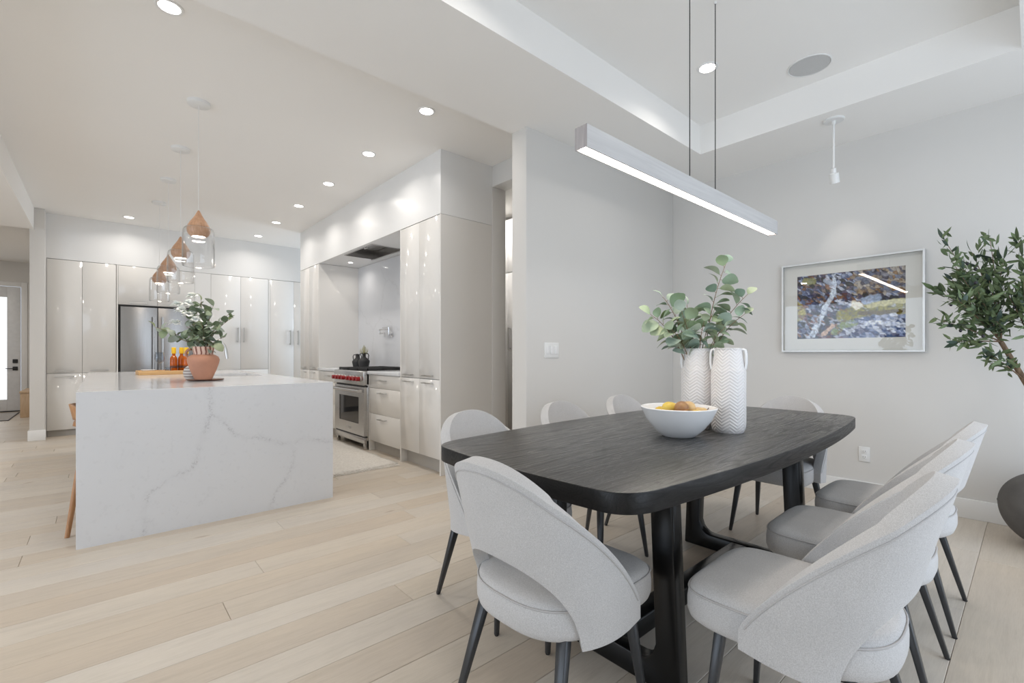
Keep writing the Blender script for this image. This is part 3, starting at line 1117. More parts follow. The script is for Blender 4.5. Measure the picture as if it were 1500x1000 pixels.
def back_fn(u, v):
    a = R(-72) + R(144) * u
    return (0.215 * math.sin(a), -0.02 - 0.158 * math.cos(a) - 0.02 * v, 0.715 + 0.10 * v * (0.35 + 0.65 * math.cos(a * 0.9)))


MB().grid(back_fn, 24, 4).build('backrest', M['stoolw'], st, smooth=80, solid=0.018)
for s in (-1, 1):
    MB().tube([(s * 0.12, -0.12, 0.66), (s * 0.135, -0.152, 0.74)], 0.009, 8).build('back_post', M['stoolw'], st, smooth=50)

# runner rug ------------------------------------------------------------------------
def rugmat():
    k = NT('ivory_woven_rug')
    v = k.coords((40, 260, 1))
    n = k.noise(v, 1.0, 3, 0.6)
    v2 = k.coords((5, 5, 1))
    n2 = k.noise(v2, 3, 3)
    c = k.ramp(n.outputs[0], [(0.35, lin(206, 199, 190)), (0.6, lin(240, 236, 229))])
    k.l(k.mix(0.5, c, k.ramp(n2.outputs[0], [(0.3, (0.9, 0.9, 0.9)), (0.7, (1.05, 1.05, 1.05))]), 'MULTIPLY'), k.b.inputs['Base Color'])
    k.set(Roughness=0.95)
    k.bump(n.outputs[0], 0.8, 0.006)
    return k.m


M['rug'] = rugmat()
RX0, RX1, RY0, RY1 = 1.50, 2.30, 4.36, 7.3
rg = thing('runner_rug', 'ivory woven runner rug with fringe beside the range', 'rug', ((RX0 + RX1) / 2, (RY0 + RY1) / 2, 0))
rl = ((RX0 + RX1) / 2, (RY0 + RY1) / 2, 0)
rr = random.Random(3)
MB().grid(lambda u, v: (RX0 + (RX1 - RX0) * u + 0.006 * math.sin(v * 40), RY0 + (RY1 - RY0) * v, 0.011 + 0.0025 * math.sin(u * 23) * math.sin(v * 61)), 24, 60).build('pile', M['rug'], rg, rl, smooth=60, solid=0.012)
fm = MB()
for k in range(100):
    x = RX0 + 0.004 + (RX1 - RX0 - 0.008) * k / 99
    for yy, s in ((RY0, -1), (RY1, 1)):
        L = 0.05 + 0.02 * rr.random()
        dx = rr.uniform(-0.012, 0.012)
        fm.bar((x, yy, 0.008), (x + dx, yy + s * L, 0.003), 0.006, 0.005, 0.004, 0.003)
f = fm.build('fringe', M['rug'], rg, rl)
f['kind'] = 'stuff'
# entry mat
dm = thing('door_mat', 'grey flat door mat with dark edging inside the front door', 'rug', (-1.62, 12.3, 0))
MB().box(-0.44, 0.44, -0.70, 0.70, 0.001, 0.010).build('mat', plain('grey_mat', lin(176, 174, 172), 0.95, var=0.1, nscale=40), dm)
MB().box(-0.455, -0.44, -0.715, 0.715, 0.001, 0.012).box(0.44, 0.455, -0.715, 0.715, 0.001, 0.012).box(-0.44, 0.44, -0.715, -0.70, 0.001, 0.012).box(-0.44, 0.44, 0.70, 0.715, 0.001, 0.012).build('edging', M['blackm'], dm)
# hall bench
hb = thing('hall_bench', 'pale maple box bench against the hall wall by the front door', 'bench', (-0.90, 12.45, 0))
MB().box(-0.165, 0.185, -0.50, 0.50, 0.0, 0.435).build('body', M['benchw'], hb, bevel=0.003)
MB().box(-0.175, 0.19, -0.51, 0.51, 0.436, 0.47).build('seat', M['benchw'], hb, bevel=0.004)

# ================================================================== THINGS ON THE ISLAND
# board under the terracotta pot
tv = thing('round_board', 'dark walnut round board under the terracotta pot', 'board', (0.665, 4.63, IZ))
MB().lathe([(0, 0.004), (0.125, 0.004), (0.130, 0.007), (0.130, 0.011), (0.126, 0.014), (0, 0.014)], 40).build('board', M['trivet'], tv, smooth=40)
for a in (40, 160, 280):
    MB().lathe([(0, 0), (0.012, 0), (0.014, 0.004), (0, 0.004)], 12, (0.09 * math.cos(R(a)), 0.09 * math.sin(R(a)), 0)).build('foot', M['trivet'], tv, smooth=40)
# terracotta pot
PT = (0.635, 4.545, IZ + 0.0145)


def potmat():
    k = NT('terracotta_striped_neck')
    tc = k.n('ShaderNodeTexCoord')
    sp = k.n('ShaderNodeSeparateXYZ')
    k.l(tc.outputs['Object'], sp.inputs[0])
    at = k.n('ShaderNodeMath', operation='ARCTAN2')
    k.l(sp.outputs[1], at.inputs[0])
    k.l(sp.outputs[0], at.inputs[1])
    w = k.n('ShaderNodeMath', operation='MULTIPLY')
    w.inputs[1].default_value = 14 / (2 * PI)
    k.l(at.outputs[0], w.inputs[0])
    nz = k.noise(tc.outputs['Object'], 12, 2)
    ad = k.n('ShaderNodeMath', operation='ADD')
    k.l(w.outputs[0], ad.inputs[0])
    k.l(nz.outputs[0], ad.inputs[1])
    fr = k.n('ShaderNodeMath', operation='FRACT')
    k.l(ad.outputs[0], fr.inputs[0])
    c = k.ramp(fr.outputs[0], [(0.0, lin(128, 78, 64)), (0.28, lin(128, 78, 64)), (0.36, lin(214, 184, 168)), (0.95, lin(214, 184, 168)), (1.0, lin(128, 78, 64))])
    k.l(c, k.b.inputs['Base Color'])
    k.set(Roughness=0.6)
    return k.m


pot = thing('terracotta_pot', 'terracotta pot with striped neck and small handle on the island', 'pot', PT)
MB().lathe([(a * 1.10, b * 1.2) for a, b in [(0, 0.0), (0.052, 0.0), (0.058, 0.006), (0.082, 0.06), (0.101, 0.115), (0.104, 0.135), (0.096, 0.155), (0.078, 0.166), (0.066, 0.170), (0.060, 0.165), (0.07, 0.15), (0.09, 0.12), (0.05, 0.02), (0, 0.02)]], 48).build('body', M['terra'], pot, smooth=50)
MB().lathe([(a * 1.10, b * 1.2) for a, b in [(0.064, 0.168), (0.063, 0.178), (0.071, 0.212), (0.073, 0.222), (0.069, 0.224), (0.066, 0.212), (0.058, 0.178), (0.058, 0.168)]], 48).build('neck', potmat(), pot, smooth=50)
ha = []
for a in np.linspace(0, PI, 9):
    ha.append((-0.080 - 0.036 * math.sin(a), 0.02, 0.212 + 0.036 * math.cos(a)))
ha = [(x * 0.86 - y_ * 0.5, x * 0.5 * -1 + y_, z) for x, y_, z in ha]
MB().tube(ha, 0.010, 10).build('handle', M['terra'], pot, smooth=60)
MB().lathe([(0, 0.198), (0.063, 0.198), (0.063, 0.204), (0, 0.206)], 24).build('soil', M['soil'], pot, smooth=40)


def leaf_mesh(name, L, Wd, shape='round', cup=0.15, fold=0.2, n=8):
    """leaf with its stalk end at the origin, pointing +Y, normal +Z"""
    vs, fs = [], []
    rows = n
    for i in range(rows + 1):
        t = i / rows
        if shape == 'round':
            w = Wd / 2 * math.sin(PI * min(1, t * 0.97 + 0.015)) ** 0.62
        elif shape == 'lance':
            w = Wd / 2 * math.sin(PI * min(1, t * 0.98 + 0.01)) ** 0.95 * (1.12 - 0.25 * t)
        else:
            w = Wd / 2 * math.sin(PI * min(1, t ** 0.8 * 0.98 + 0.01)) ** 0.8
        z = cup * L * (math.sin(PI * t) * 0.5 - t * t * 0.6)
        vs += [(-w, L * t, z + fold * w), (0, L * t, z), (w, L * t, z + fold * w)]
    for i in range(rows):
        a = 3 * i
        fs += [(a, a + 1, a + 4, a + 3), (a + 1, a + 2, a + 5, a + 4)]
    me = bpy.data.meshes.new(name)
    me.from_pydata(vs, [], fs)
    me.polygons.foreach_set('use_smooth', [True] * len(fs))
    return me


def put_leaf(me, parent, pos, direction, roll, scale, name='leaf'):
    o = bpy.data.objects.new(name, me)
    COL.objects.link(o)
    o.parent = parent
    o.location = pos
    d = Vector(direction).normalized()
    q = d.to_track_quat('Y', 'Z')
    o.rotation_mode = 'QUATERNION'
    from mathutils import Quaternion
    o.rotation_quaternion = q @ Quaternion((0, 1, 0), roll)
    o.scale = (scale, scale, scale)
    return o


def bez(p0, p1, p2, n):
    p0, p1, p2 = Vector(p0), Vector(p1), Vector(p2)
    return [p0 * (1 - t) ** 2 + p1 * 2 * t * (1 - t) + p2 * t * t for t in [i / n for i in range(n + 1)]]


# picture-plane axes used to aim branches (right = to the right as seen from the dining room)
RT = Vector((sY, -cY, 0))
FW = Vector((cY, sY, 0))
UP = Vector((0, 0, 1))


def rv(r):
    return Vector((r.uniform(-1, 1), r.uniform(-1, 1), r.uniform(-1, 1)))


# island bouquet
bq = thing('bouquet', 'green leafy bouquet with white blooms in the terracotta pot', 'plant', (PT[0], PT[1], PT[2] + 0.21))
r_ = random.Random(17)
lm = leaf_mesh('leaf', 0.074, 0.060, 'round', 0.2, 0.15, 6)
lm.materials.append(M['eucad'])
tips = [(-0.03, 0.40, 0.0, 9), (-0.02, 0.44, 0.0, 8), (-0.12, 0.33, 0.0, 8), (0.05, 0.40, 0.05, 8), (-0.10, 0.38, -0.03, 7), (0.10, 0.33, -0.06, 8), (0.20, 0.33, 0.02, 8), (0.245, 0.30, 0.0, 8), (-0.14, 0.28, 0.05, 7),
        (0.15, 0.22, -0.05, 7), (-0.07, 0.22, -0.1, 7), (0.05, 0.25, -0.1, 8), (0.0, 0.32, -0.08, 8), (0.16, 0.14, 0.03, 6), (-0.40, 0.22, 0.0, 9), (-0.26, 0.15, -0.02, 7), (-0.17, 0.12, -0.04, 6), (0.13, 0.08, -0.06, 5), (-0.03, 0.15, -0.08, 6), (0.06, 0.12, -0.09, 6)]
sm = MB()
for tx, tz, td, nl in tips:
    tip = RT * tx + UP * tz + FW * td
    pts = bez(RT * (0.012 * (1 if tx > 0 else -1)), RT * tx * 0.25 + UP * tz * 0.65, tip, 8)
    sm.tube(pts, [0.0035 - 0.0022 * i / 8 for i in range(9)], 6)
    sparse = tx < -0.2
    for i in range(nl):
        t = (0.58 if sparse else 0.34) + (0.42 if sparse else 0.66) * i / max(1, nl - 1)
        k = min(7, int(t * 8))
        p = pts[k].lerp(pts[k + 1], t * 8 - k) if t < 1 else pts[8]
        d = (tip.normalized() * 0.35 + rv(r_) * 0.9 - FW * 0.25)
        put_leaf(lm, bq, p, d, r_.uniform(-1.0, 1.0), r_.uniform(0.75, 1.15))
sm.build('stems', M['stem'], bq, smooth=60)
# drooping spike at the right
pts = bez(RT * 0.03 + UP * 0.02, RT * 0.16 + UP * 0.17, RT * 0.17 + UP * 0.02, 10)
pm = leaf_mesh('petal', 0.046, 0.044, 'round', 0.35, 0.25, 4)
pm.materials.append(M['petal'])
for tx, tz, td in ((-0.065, 0.385, -0.10), (0.0, 0.455, -0.05), (-0.025, 0.335, -0.13), (0.035, 0.30, -0.14), (-0.05, 0.235, -0.15), (0.085, 0.26, -0.14), (0.015, 0.39, -0.11)):
    c0 = RT * (tx * 1.1) + UP * (tz - 0.01) + FW * (td - 0.09)
    fl = bpy.data.objects.new('bloom', None)
    COL.objects.link(fl)
    fl.parent = bq
    fl.location = c0
    for q in range(20):
        a = q * 2.399
        el = -0.2 + 1.5 * (q / 20)
        d = Vector((math.cos(a) * math.cos(el), math.sin(a) * math.cos(el), math.sin(el)))
        d = d + (-FW * 0.35 + UP * 0.25)
        put_leaf(pm, fl, rv(r_) * 0.004, d, r_.uniform(-0.5, 0.5), r_.uniform(0.8, 1.15), 'petal')

# striped jug behind the pot
sj = thing('striped_jug', 'grey and white striped round jug just behind the terracotta pot', 'jug', (0.60, 4.80, IZ + 0.0))


def stripe():
    k = NT('grey_white_stripes')
    tc = k.n('ShaderNodeTexCoord')
    sp = k.n('ShaderNodeSeparateXYZ')
    k.l(tc.outputs['Object'], sp.inputs[0])
    w = k.n('ShaderNodeMath', operation='MULTIPLY')
    w.inputs[1].default_value = 42
    k.l(sp.outputs[2], w.inputs[0])
    fr = k.n('ShaderNodeMath', operation='FRACT')
    k.l(w.outputs[0], fr.inputs[0])
    k.l(k.ramp(fr.outputs[0], [(0.45, lin(150, 138, 134)), (0.55, lin(212, 208, 204))]), k.b.inputs['Base Color'])
    k.set(Roughness=0.5)
    return k.m


MB().lathe([(0, 0), (0.05, 0), (0.07, 0.03), (0.076, 0.065), (0.066, 0.10), (0.036, 0.125), (0.034, 0.15), (0.04, 0.158), (0.036, 0.158), (0.03, 0.14), (0, 0.13)], 36).build('body', stripe(), sj, smooth=50)
MB().tube([(0.036, 0.0, 0.15), (0.075, 0, 0.145), (0.085, 0, 0.11), (0.07, 0, 0.085)], 0.007, 8).build('handle', M['terra'], sj, smooth=60)

# serving tray with glass, saucers and bottles
TR = (0.53, 6.32, IZ)
ty = thing('serving_tray', 'light bamboo serving tray with low rim toward the island far end', 'tray', TR, R(2))
MB().box(-0.24, 0.24, -0.16, 0.16, 0.0, 0.014).build('base', M['trayw'], ty, bevel=0.003)
MB().box(-0.24, 0.24, -0.16, -0.148, 0.014, 0.042).box(-0.24, 0.24, 0.148, 0.16, 0.014, 0.042).box(-0.24, -0.228, -0.148, 0.148, 0.014, 0.042).box(0.228, 0.24, -0.148, 0.148, 0.014, 0.042).build('rim', M['trayw'], ty, bevel=0.003)
TZ = IZ + 0.0145


def wine_glass(loc, label, h=0.19):
    g = thing('wine_glass', label, 'glass', loc)
    s = h / 0.19
    MB().lathe([(0, 0), (0.034 * s, 0), (0.034 * s, 0.002), (0.006, 0.006), (0.0038, 0.02), (0.0035, 0.08 * s), (0.006, 0.088 * s), (0, 0.09 * s)], 28).build('stem', M['tableware'], g, smooth=50)
    MB().lathe([(0.004, 0.088 * s), (0.026 * s, 0.098 * s), (0.040 * s, 0.125 * s), (0.039 * s, 0.15 * s), (0.033 * s, 0.19 * s), (0.031 * s, 0.19 * s), (0.037 * s, 0.15 * s), (0.038 * s, 0.126 * s), (0.024 * s, 0.10 * s), (0.004, 0.092 * s)], 32).build('bowl', M['tableware'], g, smooth=50)
    return g


wine_glass((0.475, 6.26, TZ), 'clear stemmed wine glass standing on the bamboo tray', 0.225)
for (bx_, by_), lb in (((0.615, 6.40), 'leftmost amber syrup bottle with yellow cap on the bamboo tray'), ((0.69, 6.43), 'middle amber syrup bottle with yellow cap on the bamboo tray'), ((0.725, 6.34), 'rightmost amber syrup bottle with yellow cap on the bamboo tray')):
    b = thing('syrup_bottle', lb, 'bottle', (bx_, by_, TZ), group='amber bottles on the tray')
    MB().lathe([(a * 1.3, c * 1.45) for a, c in [(0, 0), (0.024, 0), (0.027, 0.004), (0.027, 0.10), (0.024, 0.115), (0.013, 0.13), (0.012, 0.15), (0, 0.15)]], 24).build('body', M['amber'], b, smooth=50)
    MB().lathe([(a * 1.3, c * 1.45) for a, c in [(0, 0.145), (0.0165, 0.145), (0.0165, 0.19), (0.014, 0.193), (0, 0.193)]], 20).build('cap', M['yellow'], b, smooth=40)
    MB().lathe([(0.0358, 0.05), (0.0358, 0.075)], 24).build('band', M['trivet'], b, smooth=50)
sa = thing('saucer', 'small white dish standing on the left end of the tray', 'dish', (0.385, 6.30, TZ))
MB().lathe([(0, 0.004), (0.03, 0.004), (0.05, 0.022), (0.066, 0.036), (0.063, 0.038), (0.048, 0.026), (0.028, 0.010), (0, 0.010)], 32).build('bowl', M['ceramic'], sa, smooth=50)
MB().lathe([(0, 0), (0.026, 0), (0.026, 0.005), (0, 0.005)], 24).build('foot', M['ceramic'], sa, smooth=40)
t2 = thing('tumbler', 'small clear tumbler on the tray right of the wine glass', 'glass', (0.55, 6.24, TZ))
MB().lathe([(0, 0), (0.026, 0), (0.03, 0.06), (0.028, 0.06), (0.0245, 0.006), (0, 0.006)], 28).build('bowl', M['tableware'], t2, smooth=50)

# black jugs by the range
def black_jug(loc, label, s=1.0):
    j = thing('black_jug', label, 'jug', loc)
    MB().lathe([(0, 0), (0.055 * s, 0), (0.062 * s, 0.01 * s), (0.078 * s, 0.085 * s), (0.074 * s, 0.105 * s), (0.05 * s, 0.13 * s), (0.026 * s, 0.15 * s), (0.022 * s, 0.20 * s), (0.027 * s, 0.212 * s), (0.020 * s, 0.212 * s), (0.016 * s, 0.17 * s), (0, 0.16 * s)], 32).build('body', M['blackm'], j, smooth=50)
    for sg in (-1, 1):
        dr = RT * sg
        MB().tube([dr * 0.02 * s + UP * 0.195 * s, dr * 0.052 * s + UP * 0.20 * s, dr * 0.066 * s + UP * 0.175 * s, dr * 0.060 * s + UP * 0.12 * s], 0.0065 * s, 8).build('handle', M['blackm'], j, smooth=60)
    return j


black_jug((2.80, 6.32, 0.94), 'matte black two handled jug holding an air plant by the range', 1.02)
black_jug((2.80, 6.55, 0.94), 'matte black two handled jug without a plant, farther from the range', 0.93)
ap = thing('air_plant', 'spiky pale green air plant in the mouth of the black jug', 'plant', (2.80, 6.32, 0.94 + 0.205))
am = leaf_mesh('leaf', 0.13, 0.012, 'lance', -0.5, 0.4, 6)
am.materials.append(plain('air_plant_leaf', lin(176, 172, 128), 0.7, var=0.15))
r_ = random.Random(4)
for k in range(26):
    a = k * 2.399
    el = r_.uniform(0.15, 1.35)
    put_leaf(am, ap, (0, 0, 0.0), (math.cos(a) * math.cos(el), math.sin(a) * math.cos(el), math.sin(el)), 0, r_.uniform(0.6, 0.95))

# ================================================================== LIGHTS IN THE CEILING
KZ = 3.06


def downlight(x, y, z, label, group, power=4.2, r=0.052, col=(1.0, 0.95, 0.89)):
    t = thing('downlight', label, 'light', (x, y, z), group=group)
    MB().lathe([(r, -0.004), (r + 0.004, -0.006), (r + 0.014, -0.005), (r + 0.016, 0.0)], 36).build('trim_ring', M['white'], t, smooth=40)
    MB().lathe([(0, -0.002), (r, -0.003)], 36).build('lens', M['bulb'], t)
    if power:
        l = area('downlight_lamp', (0, 0, -0.012), (0, 0, -1), 2 * r, 2 * r, power, col, 'DISK', R(150))
        l.parent = t
    return t


ORD = ('nearest', 'second', 'third', 'fourth', 'fifth', 'farthest')
for k, y in enumerate((3.185, 4.238, 5.287, 6.335, 7.363, 8.396)):
    w = ORD[k] if k in (0, 5) else ORD[k]
    downlight(1.925, y, KZ, '%s round recessed downlight in the row of six along the range wall' % w, 'downlights along the range wall')
downlight(0.285, 3.169, KZ, 'round recessed downlight nearest the camera at the top left, before the pendants', 'downlights on the island side')
downlight(0.302, 8.45, KZ, 'round recessed downlight above the refrigerator wall, left of the pendants', 'downlights on the island side')
downlight(3.105, 1.483, ZT, 'round recessed downlight in the raised tray ceiling behind the hanging cables', 'tray ceiling downlights', 2.8)
for x, y in ((1.30, 1.483), (3.105, 0.45), (1.30, 0.45)):      # the rest of the tray's lamps, above the frame
    area('tray_lamp', (x, y, ZT - 0.012), (0, 0, -1), 0.104, 0.104, 2.8, (1.0, 0.95, 0.89), 'DISK', R(150))
downlight(2.70, 6.55, 2.458, 'small recessed downlight under the range niche soffit, left of the hood', 'niche downlights', 1.2, 0.03)
downlight(2.70, 4.86, 2.458, 'small recessed downlight under the range niche soffit, right of the hood', 'niche downlights', 1.2, 0.03)
# unseen fill lamps added over the hall and living side to lift the ceilings
for x, y, z in ((-2.4, 6.6, 2.772), (-2.4, 3.6, 2.772), (-2.0, 11.0, 2.95)):
    area('hall_fill', (x, y, z - 0.015), (0, 0, -1), 0.12, 0.12, 18, (1.0, 0.93, 0.85), 'DISK')

spk = thing('ceiling_speaker', 'round grey speaker grille in the tray ceiling', 'speaker', (3.598, 1.013, ZT))
MB().lathe([(0.118, -0.001), (0.122, -0.006), (0.128, -0.005), (0.128, 0)], 48).build('rim', M['white'], spk, smooth=40)
MB().lathe([(0, -0.005), (0.118, -0.004)], 48).build('grille', M['grey'], spk)

# white monopoint picture light
pl = thing('picture_light', 'white ceiling monopoint spotlight on a rod above the framed painting', 'light', (4.01, 0.974, ZD))
MB().lathe([(0, -0.012), (0.062, -0.012), (0.066, -0.008), (0.066, 0)], 36).build('canopy', M['white'], pl, smooth=40)
MB().lathe([(0, -0.036), (0.012, -0.036), (0.014, -0.012), (0, -0.012)], 16).build('collar', M['white'], pl, smooth=40)
MB().tube([(0, 0, -0.03), (0, 0, -0.355)], 0.0075, 10).build('rod', M['white'], pl, smooth=50)
hv = Vector((0.40, 0.02, -0.9)).normalized()
p0 = Vector((0, 0, -0.365))
MB().tube([p0 - hv * 0.012, p0 + hv * 0.022, p0 + hv * 0.026, p0 + hv * 0.095, p0 + hv * 0.095, p0 + hv * 0.07], [0.016, 0.016, 0.03, 0.031, 0.026, 0.024], 24, caps=False).build('lamp_head', M['white'], pl, smooth=45)
MB().tube([p0 + hv * 0.068, p0 + hv * 0.07], [0.024, 0.024], 20).build('lens', M['ceramic'], pl, smooth=45)
ps = bpy.data.lights.new('picture_spot', 'SPOT')
ps.energy = 3
ps.spot_size = R(46)
ps.spot_blend = 0.9
ps.shadow_soft_size = 0.03
ps.color = (1.0, 0.93, 0.86)
po = bpy.data.objects.new('picture_spot', ps)
COL.objects.link(po)
po.location = Vector((4.01, 0.974, ZD)) + p0 + hv * 0.10
po.rotation_euler = Vector((0.52, 0.03, -0.42)).to_track_quat('-Z', 'Y').to_euler()

# pendants over the island
ORD4 = ('nearest', 'second nearest', 'third nearest', 'farthest')


def make_pendant():
    t = thing('pendant_light', 'x', 'light', (0, 0, 0), group='pendants over the island')
    MB().lathe([(0, -0.026), (0.070, -0.026), (0.075, -0.022), (0.075, 0)], 36).build('canopy', M['white'], t, smooth=40)
    MB().tube([(0, 0, -0.02), (0, 0, -0.845)], 0.0022, 6).build('cord', M['white'], t, smooth=60)
    # teardrop wood shade
    MB().lathe([(0, -0.822), (0.006, -0.827), (0.013, -0.840), (0.023, -0.862), (0.038, -0.888), (0.056, -0.915), (0.070, -0.943), (0.0765, -0.970), (0.074, -0.993), (0.064, -1.012), (0.050, -1.024), (0.043, -1.026), (0.043, -1.018), (0, -1.018)], 40).build('wood_drop', M['dropw'], t, smooth=60)
    MB().lathe([(0, -1.0245), (0.043, -1.0245)], 32).build('led', M['ledsmall'], t)
    # bell-shaped clear glass
    g = [(0.0735, -0.958), (0.083, -0.956), (0.094, -0.966), (0.1015, -0.985), (0.104, -1.01), (0.105, -1.10), (0.106, -1.235), (0.103, -1.250), (0.0985, -1.252)]
    gi = [(r - 0.0035, z) for r, z in g[::-1]]
    MB().lathe(g + gi + [g[0]], 48).build('glass_shade', M['shade'], t, smooth=60)
    return t


pend = make_pendant()
index_kids()
for k, y in enumerate((4.225, 5.284, 6.323, 7.361)):
    lb = '%s of four clear glass pendants with a wooden drop over the island' % ORD4[k]
    if k == 0:
        pend.location = (0.56, y, KZ)
        pend['label'] = lb
        o = pend
    else:
        o = place_copy(pend, (0.56, y, KZ), 0, lb)
    l = area('pendant_lamp', (0.56, y, KZ - 1.03), (0, 0, -1), 0.08, 0.08, 3.0, (1.0, 0.9, 0.78), 'DISK')

# linear bar pendant over the dining table
BX0, BX1, BY0, BY1, BZ0, BZ1 = 1.405, 3.41, 1.147, 1.207, 1.949, 2.038
loc = ((BX0 + BX1) / 2, (BY0 + BY1) / 2, ZT)
bp = thing('linear_pendant', 'long whitewashed wood bar pendant light hanging over the dining table', 'light', loc)
bm_ = MB().box(BX0 + 0.0015, BX1 - 0.0015, BY0, BY1, BZ0 + 0.012, BZ1).box(BX0 + 0.0015, BX1 - 0.0015, BY0, BY0 + 0.0065, BZ0, BZ0 + 0.0125).box(BX0 + 0.0015, BX1 - 0.0015, BY1 - 0.0065, BY1, BZ0, BZ0 + 0.0125)
bm_.build('wood_bar', M['barw'], bp, loc)
for a, b in ((BX0, BX0 + 0.0016), (BX1 - 0.0016, BX1)):
    MB().box(a, b, BY0, BY1, BZ0, BZ1).build('end_cap', M['barend'], bp, loc)
MB().box(BX0 + 0.022, BX1 - 0.022, BY0 + 0.0075, BY1 - 0.0075, BZ0 + 0.003, BZ0 + 0.011).build('led_lens', M['lens'], bp, loc)
for cx0 in (2.268, 2.556):
    MB().tube([(cx0, 1.177, BZ1), (cx0, 1.177, ZT - 0.004)], 0.0026, 8).build('cable', M['black'], bp, loc, smooth=60)
for cx0 in (2.268, 2.556):
    MB().tube([(cx0, 1.177, ZT - 0.012), (cx0, 1.177, ZT)], 0.007, 12).build('ceiling_grip', M['white'], bp, loc, smooth=40)
area('bar_lamp', ((BX0 + BX1) / 2, 1.177, BZ0 - 0.002), (0, 0, -1), 1.95, 0.044, 6.5, (1.0, 0.88, 0.76))

# ================================================================== DINING TABLE
TCX, TCY, THL, TZ_, TTH = 2.235, 1.192, 1.22, 0.77, 0.062
tb = thing('dining_table', 'large black stained oak dining table with curved sides and rounded corners', 'table', (TCX, TCY, 0))


def table_outline():
    pts = []

    def half_w(t):
        return 0.560 - 0.078 * t * t

    def half_l(s):
        return THL - 0.035 * s * s
    rc = 0.085
    n = 40
    raw = []
    for i in range(n + 1):      # front long side, left to right
        t = -1 + 2 * i / n
        raw.append((t * (THL - 0.035), -half_w(t)))
    for i in range(1, n):
        s = -1 + 2 * i / n
        raw.append((half_l(s), s * half_w(1)))
    for i in range(n + 1):
        t = 1 - 2 * i / n
        raw.append((t * (THL - 0.035), half_w(t)))
    for i in range(1, n):
        s = 1 - 2 * i / n
        raw.append((-half_l(s), s * half_w(1)))
    # round the four corners: drop points near each corner and join them with a curve
    cs = [(-(THL - 0.035), -half_w(1)), ((THL - 0.035), -half_w(1)), ((THL - 0.035), half_w(1)), (-(THL - 0.035), half_w(1))]
    out = []
    m_ = len(raw)
    keep = [min(math.hypot(p[0] - c[0], p[1] - c[1]) for c in cs) > rc for p in raw]
    start = next(i for i in range(m_) if keep[i] and not keep[i - 1])
    i = start
    done = 0
    while done < m_:
        p = raw[i % m_]
        if keep[i % m_]:
            out.append(p)
            i += 1
            done += 1
        else:
            j = i
            while not keep[j % m_]:
                j += 1
                done += 1
            a, b = raw[(i - 1) % m_], raw[j % m_]
            c = min(cs, key=lambda c: math.hypot(c[0] - p[0], c[1] - p[1]))
            for q in range(1, 10):
                t = q / 10
                out.append((a[0] * (1 - t) ** 2 + c[0] * 2 * t * (1 - t) + b[0] * t * t, a[1] * (1 - t) ** 2 + c[1] * 2 * t * (1 - t) + b[1] * t * t))
            i = j
    return out


top = MB().prism(table_outline(), TZ_ - TTH, TZ_).build('tabletop', M['tabletop'], tb, bevel=0.004, seg=2, smooth=40)
top.data.materials.append(M['tableedge_dim'])
for pl_ in top.data.polygons:
    pl_.material_index = 0 if pl_.normal.z > 0.5 else 1


def frame_profile(sgn):
    return None


def trestle(x, ya, yb, splay, name):
    """U-shaped floor frame: two slanted legs joined by a floor rail with rounded inner corners (local to the table)"""
    z1 = TZ_ - TTH
    wt, wb = 0.085, 0.085
    out = [(ya - splay, 0.0), (yb + splay, 0.0), (yb, z1), (yb - wt, z1)]
    # inner edge, going down the +y leg, round the corner, along the rail and up the -y leg
    pin = []
    yb_in, ya_in = yb + splay - wb, ya - splay + wb
    hr, rr_ = 0.085, 0.07
    pin.append((yb_in - (splay) * (hr + rr_) / z1, hr + rr_))
    for a in np.linspace(0.15, PI / 2 - 0.05, 5):
        pin.append((yb_in - rr_ + rr_ * math.cos(a) - 0.01, hr + rr_ - rr_ * math.sin(a)))
    pin.append((yb_in - rr_ - 0.02, hr))
    pin.append((ya_in + rr_ + 0.02, hr))
    for a in np.linspace(PI / 2 - 0.05, 0.15, 5):
        pin.append((ya_in + rr_ - rr_ * math.cos(a) + 0.01, hr + rr_ - rr_ * math.sin(a)))
    pin.append((ya_in + (splay) * (hr + rr_) / z1, hr + rr_))
    out += pin + [(ya + wt, z1), (ya, z1)]
    th = 0.062
    n = len(out)
    vs = [(x - th / 2, p[0], p[1]) for p in out] + [(x + th / 2, p[0], p[1]) for p in out]
    m = MB()
    fs = [(i, (i + 1) % n, (i + 1) % n + n, i + n) for i in range(n)]
    # side faces as strips: left leg / rail / right leg (outline is concave)
    k = len(pin)
    for o_, flip in ((0, False), (n, True)):
        quad = []
        iz = list(range(4, 4 + k))            # inner edge indices
        e = n - 2                              # (ya+wt, z1)
        quad.append((2, 3, iz[0], 1))          # +y leg
        half = k // 2
        for a, b in zip(iz[:half - 0 - 1], iz[1:half]):
            quad.append((a, b, 1))
        quad.append((iz[half - 1], iz[half], 0, 1))
        for a, b in zip(iz[half:-1], iz[half + 1:]):
            quad.append((a, b, 0))
        quad.append((iz[-1], e, n - 1, 0))
        for q in quad:
            fs.append(tuple(i + o_ for i in (q if not flip else q[::-1])))
    m.add(vs, fs)
    return m.build(name, M['tablebase'], tb, bevel=0.008, seg=2, smooth=40)


trestle(1.45 - TCX, 0.80 - TCY, 1.39 - TCY, 0.03, 'trestle_frame')
trestle(2.70 - TCX, 0.80 - TCY, 1.39 - TCY, 0.03, 'trestle_frame')
MB().box(1.48 - TCX, 2.67 - TCX, 1.05 - TCY, 1.14 - TCY, 0.002, 0.084).build('stretcher', M['tablebase'], tb, bevel=0.008)
for x in (1.45, 2.70):
    MB().box(x - 0.05 - TCX, x + 0.05 - TCX, 0.74 - TCY, 1.50 - TCY, TZ_ - TTH - 0.035, TZ_ - TTH - 0.001).build('top_rail', M['tablebase'], tb, bevel=0.004)

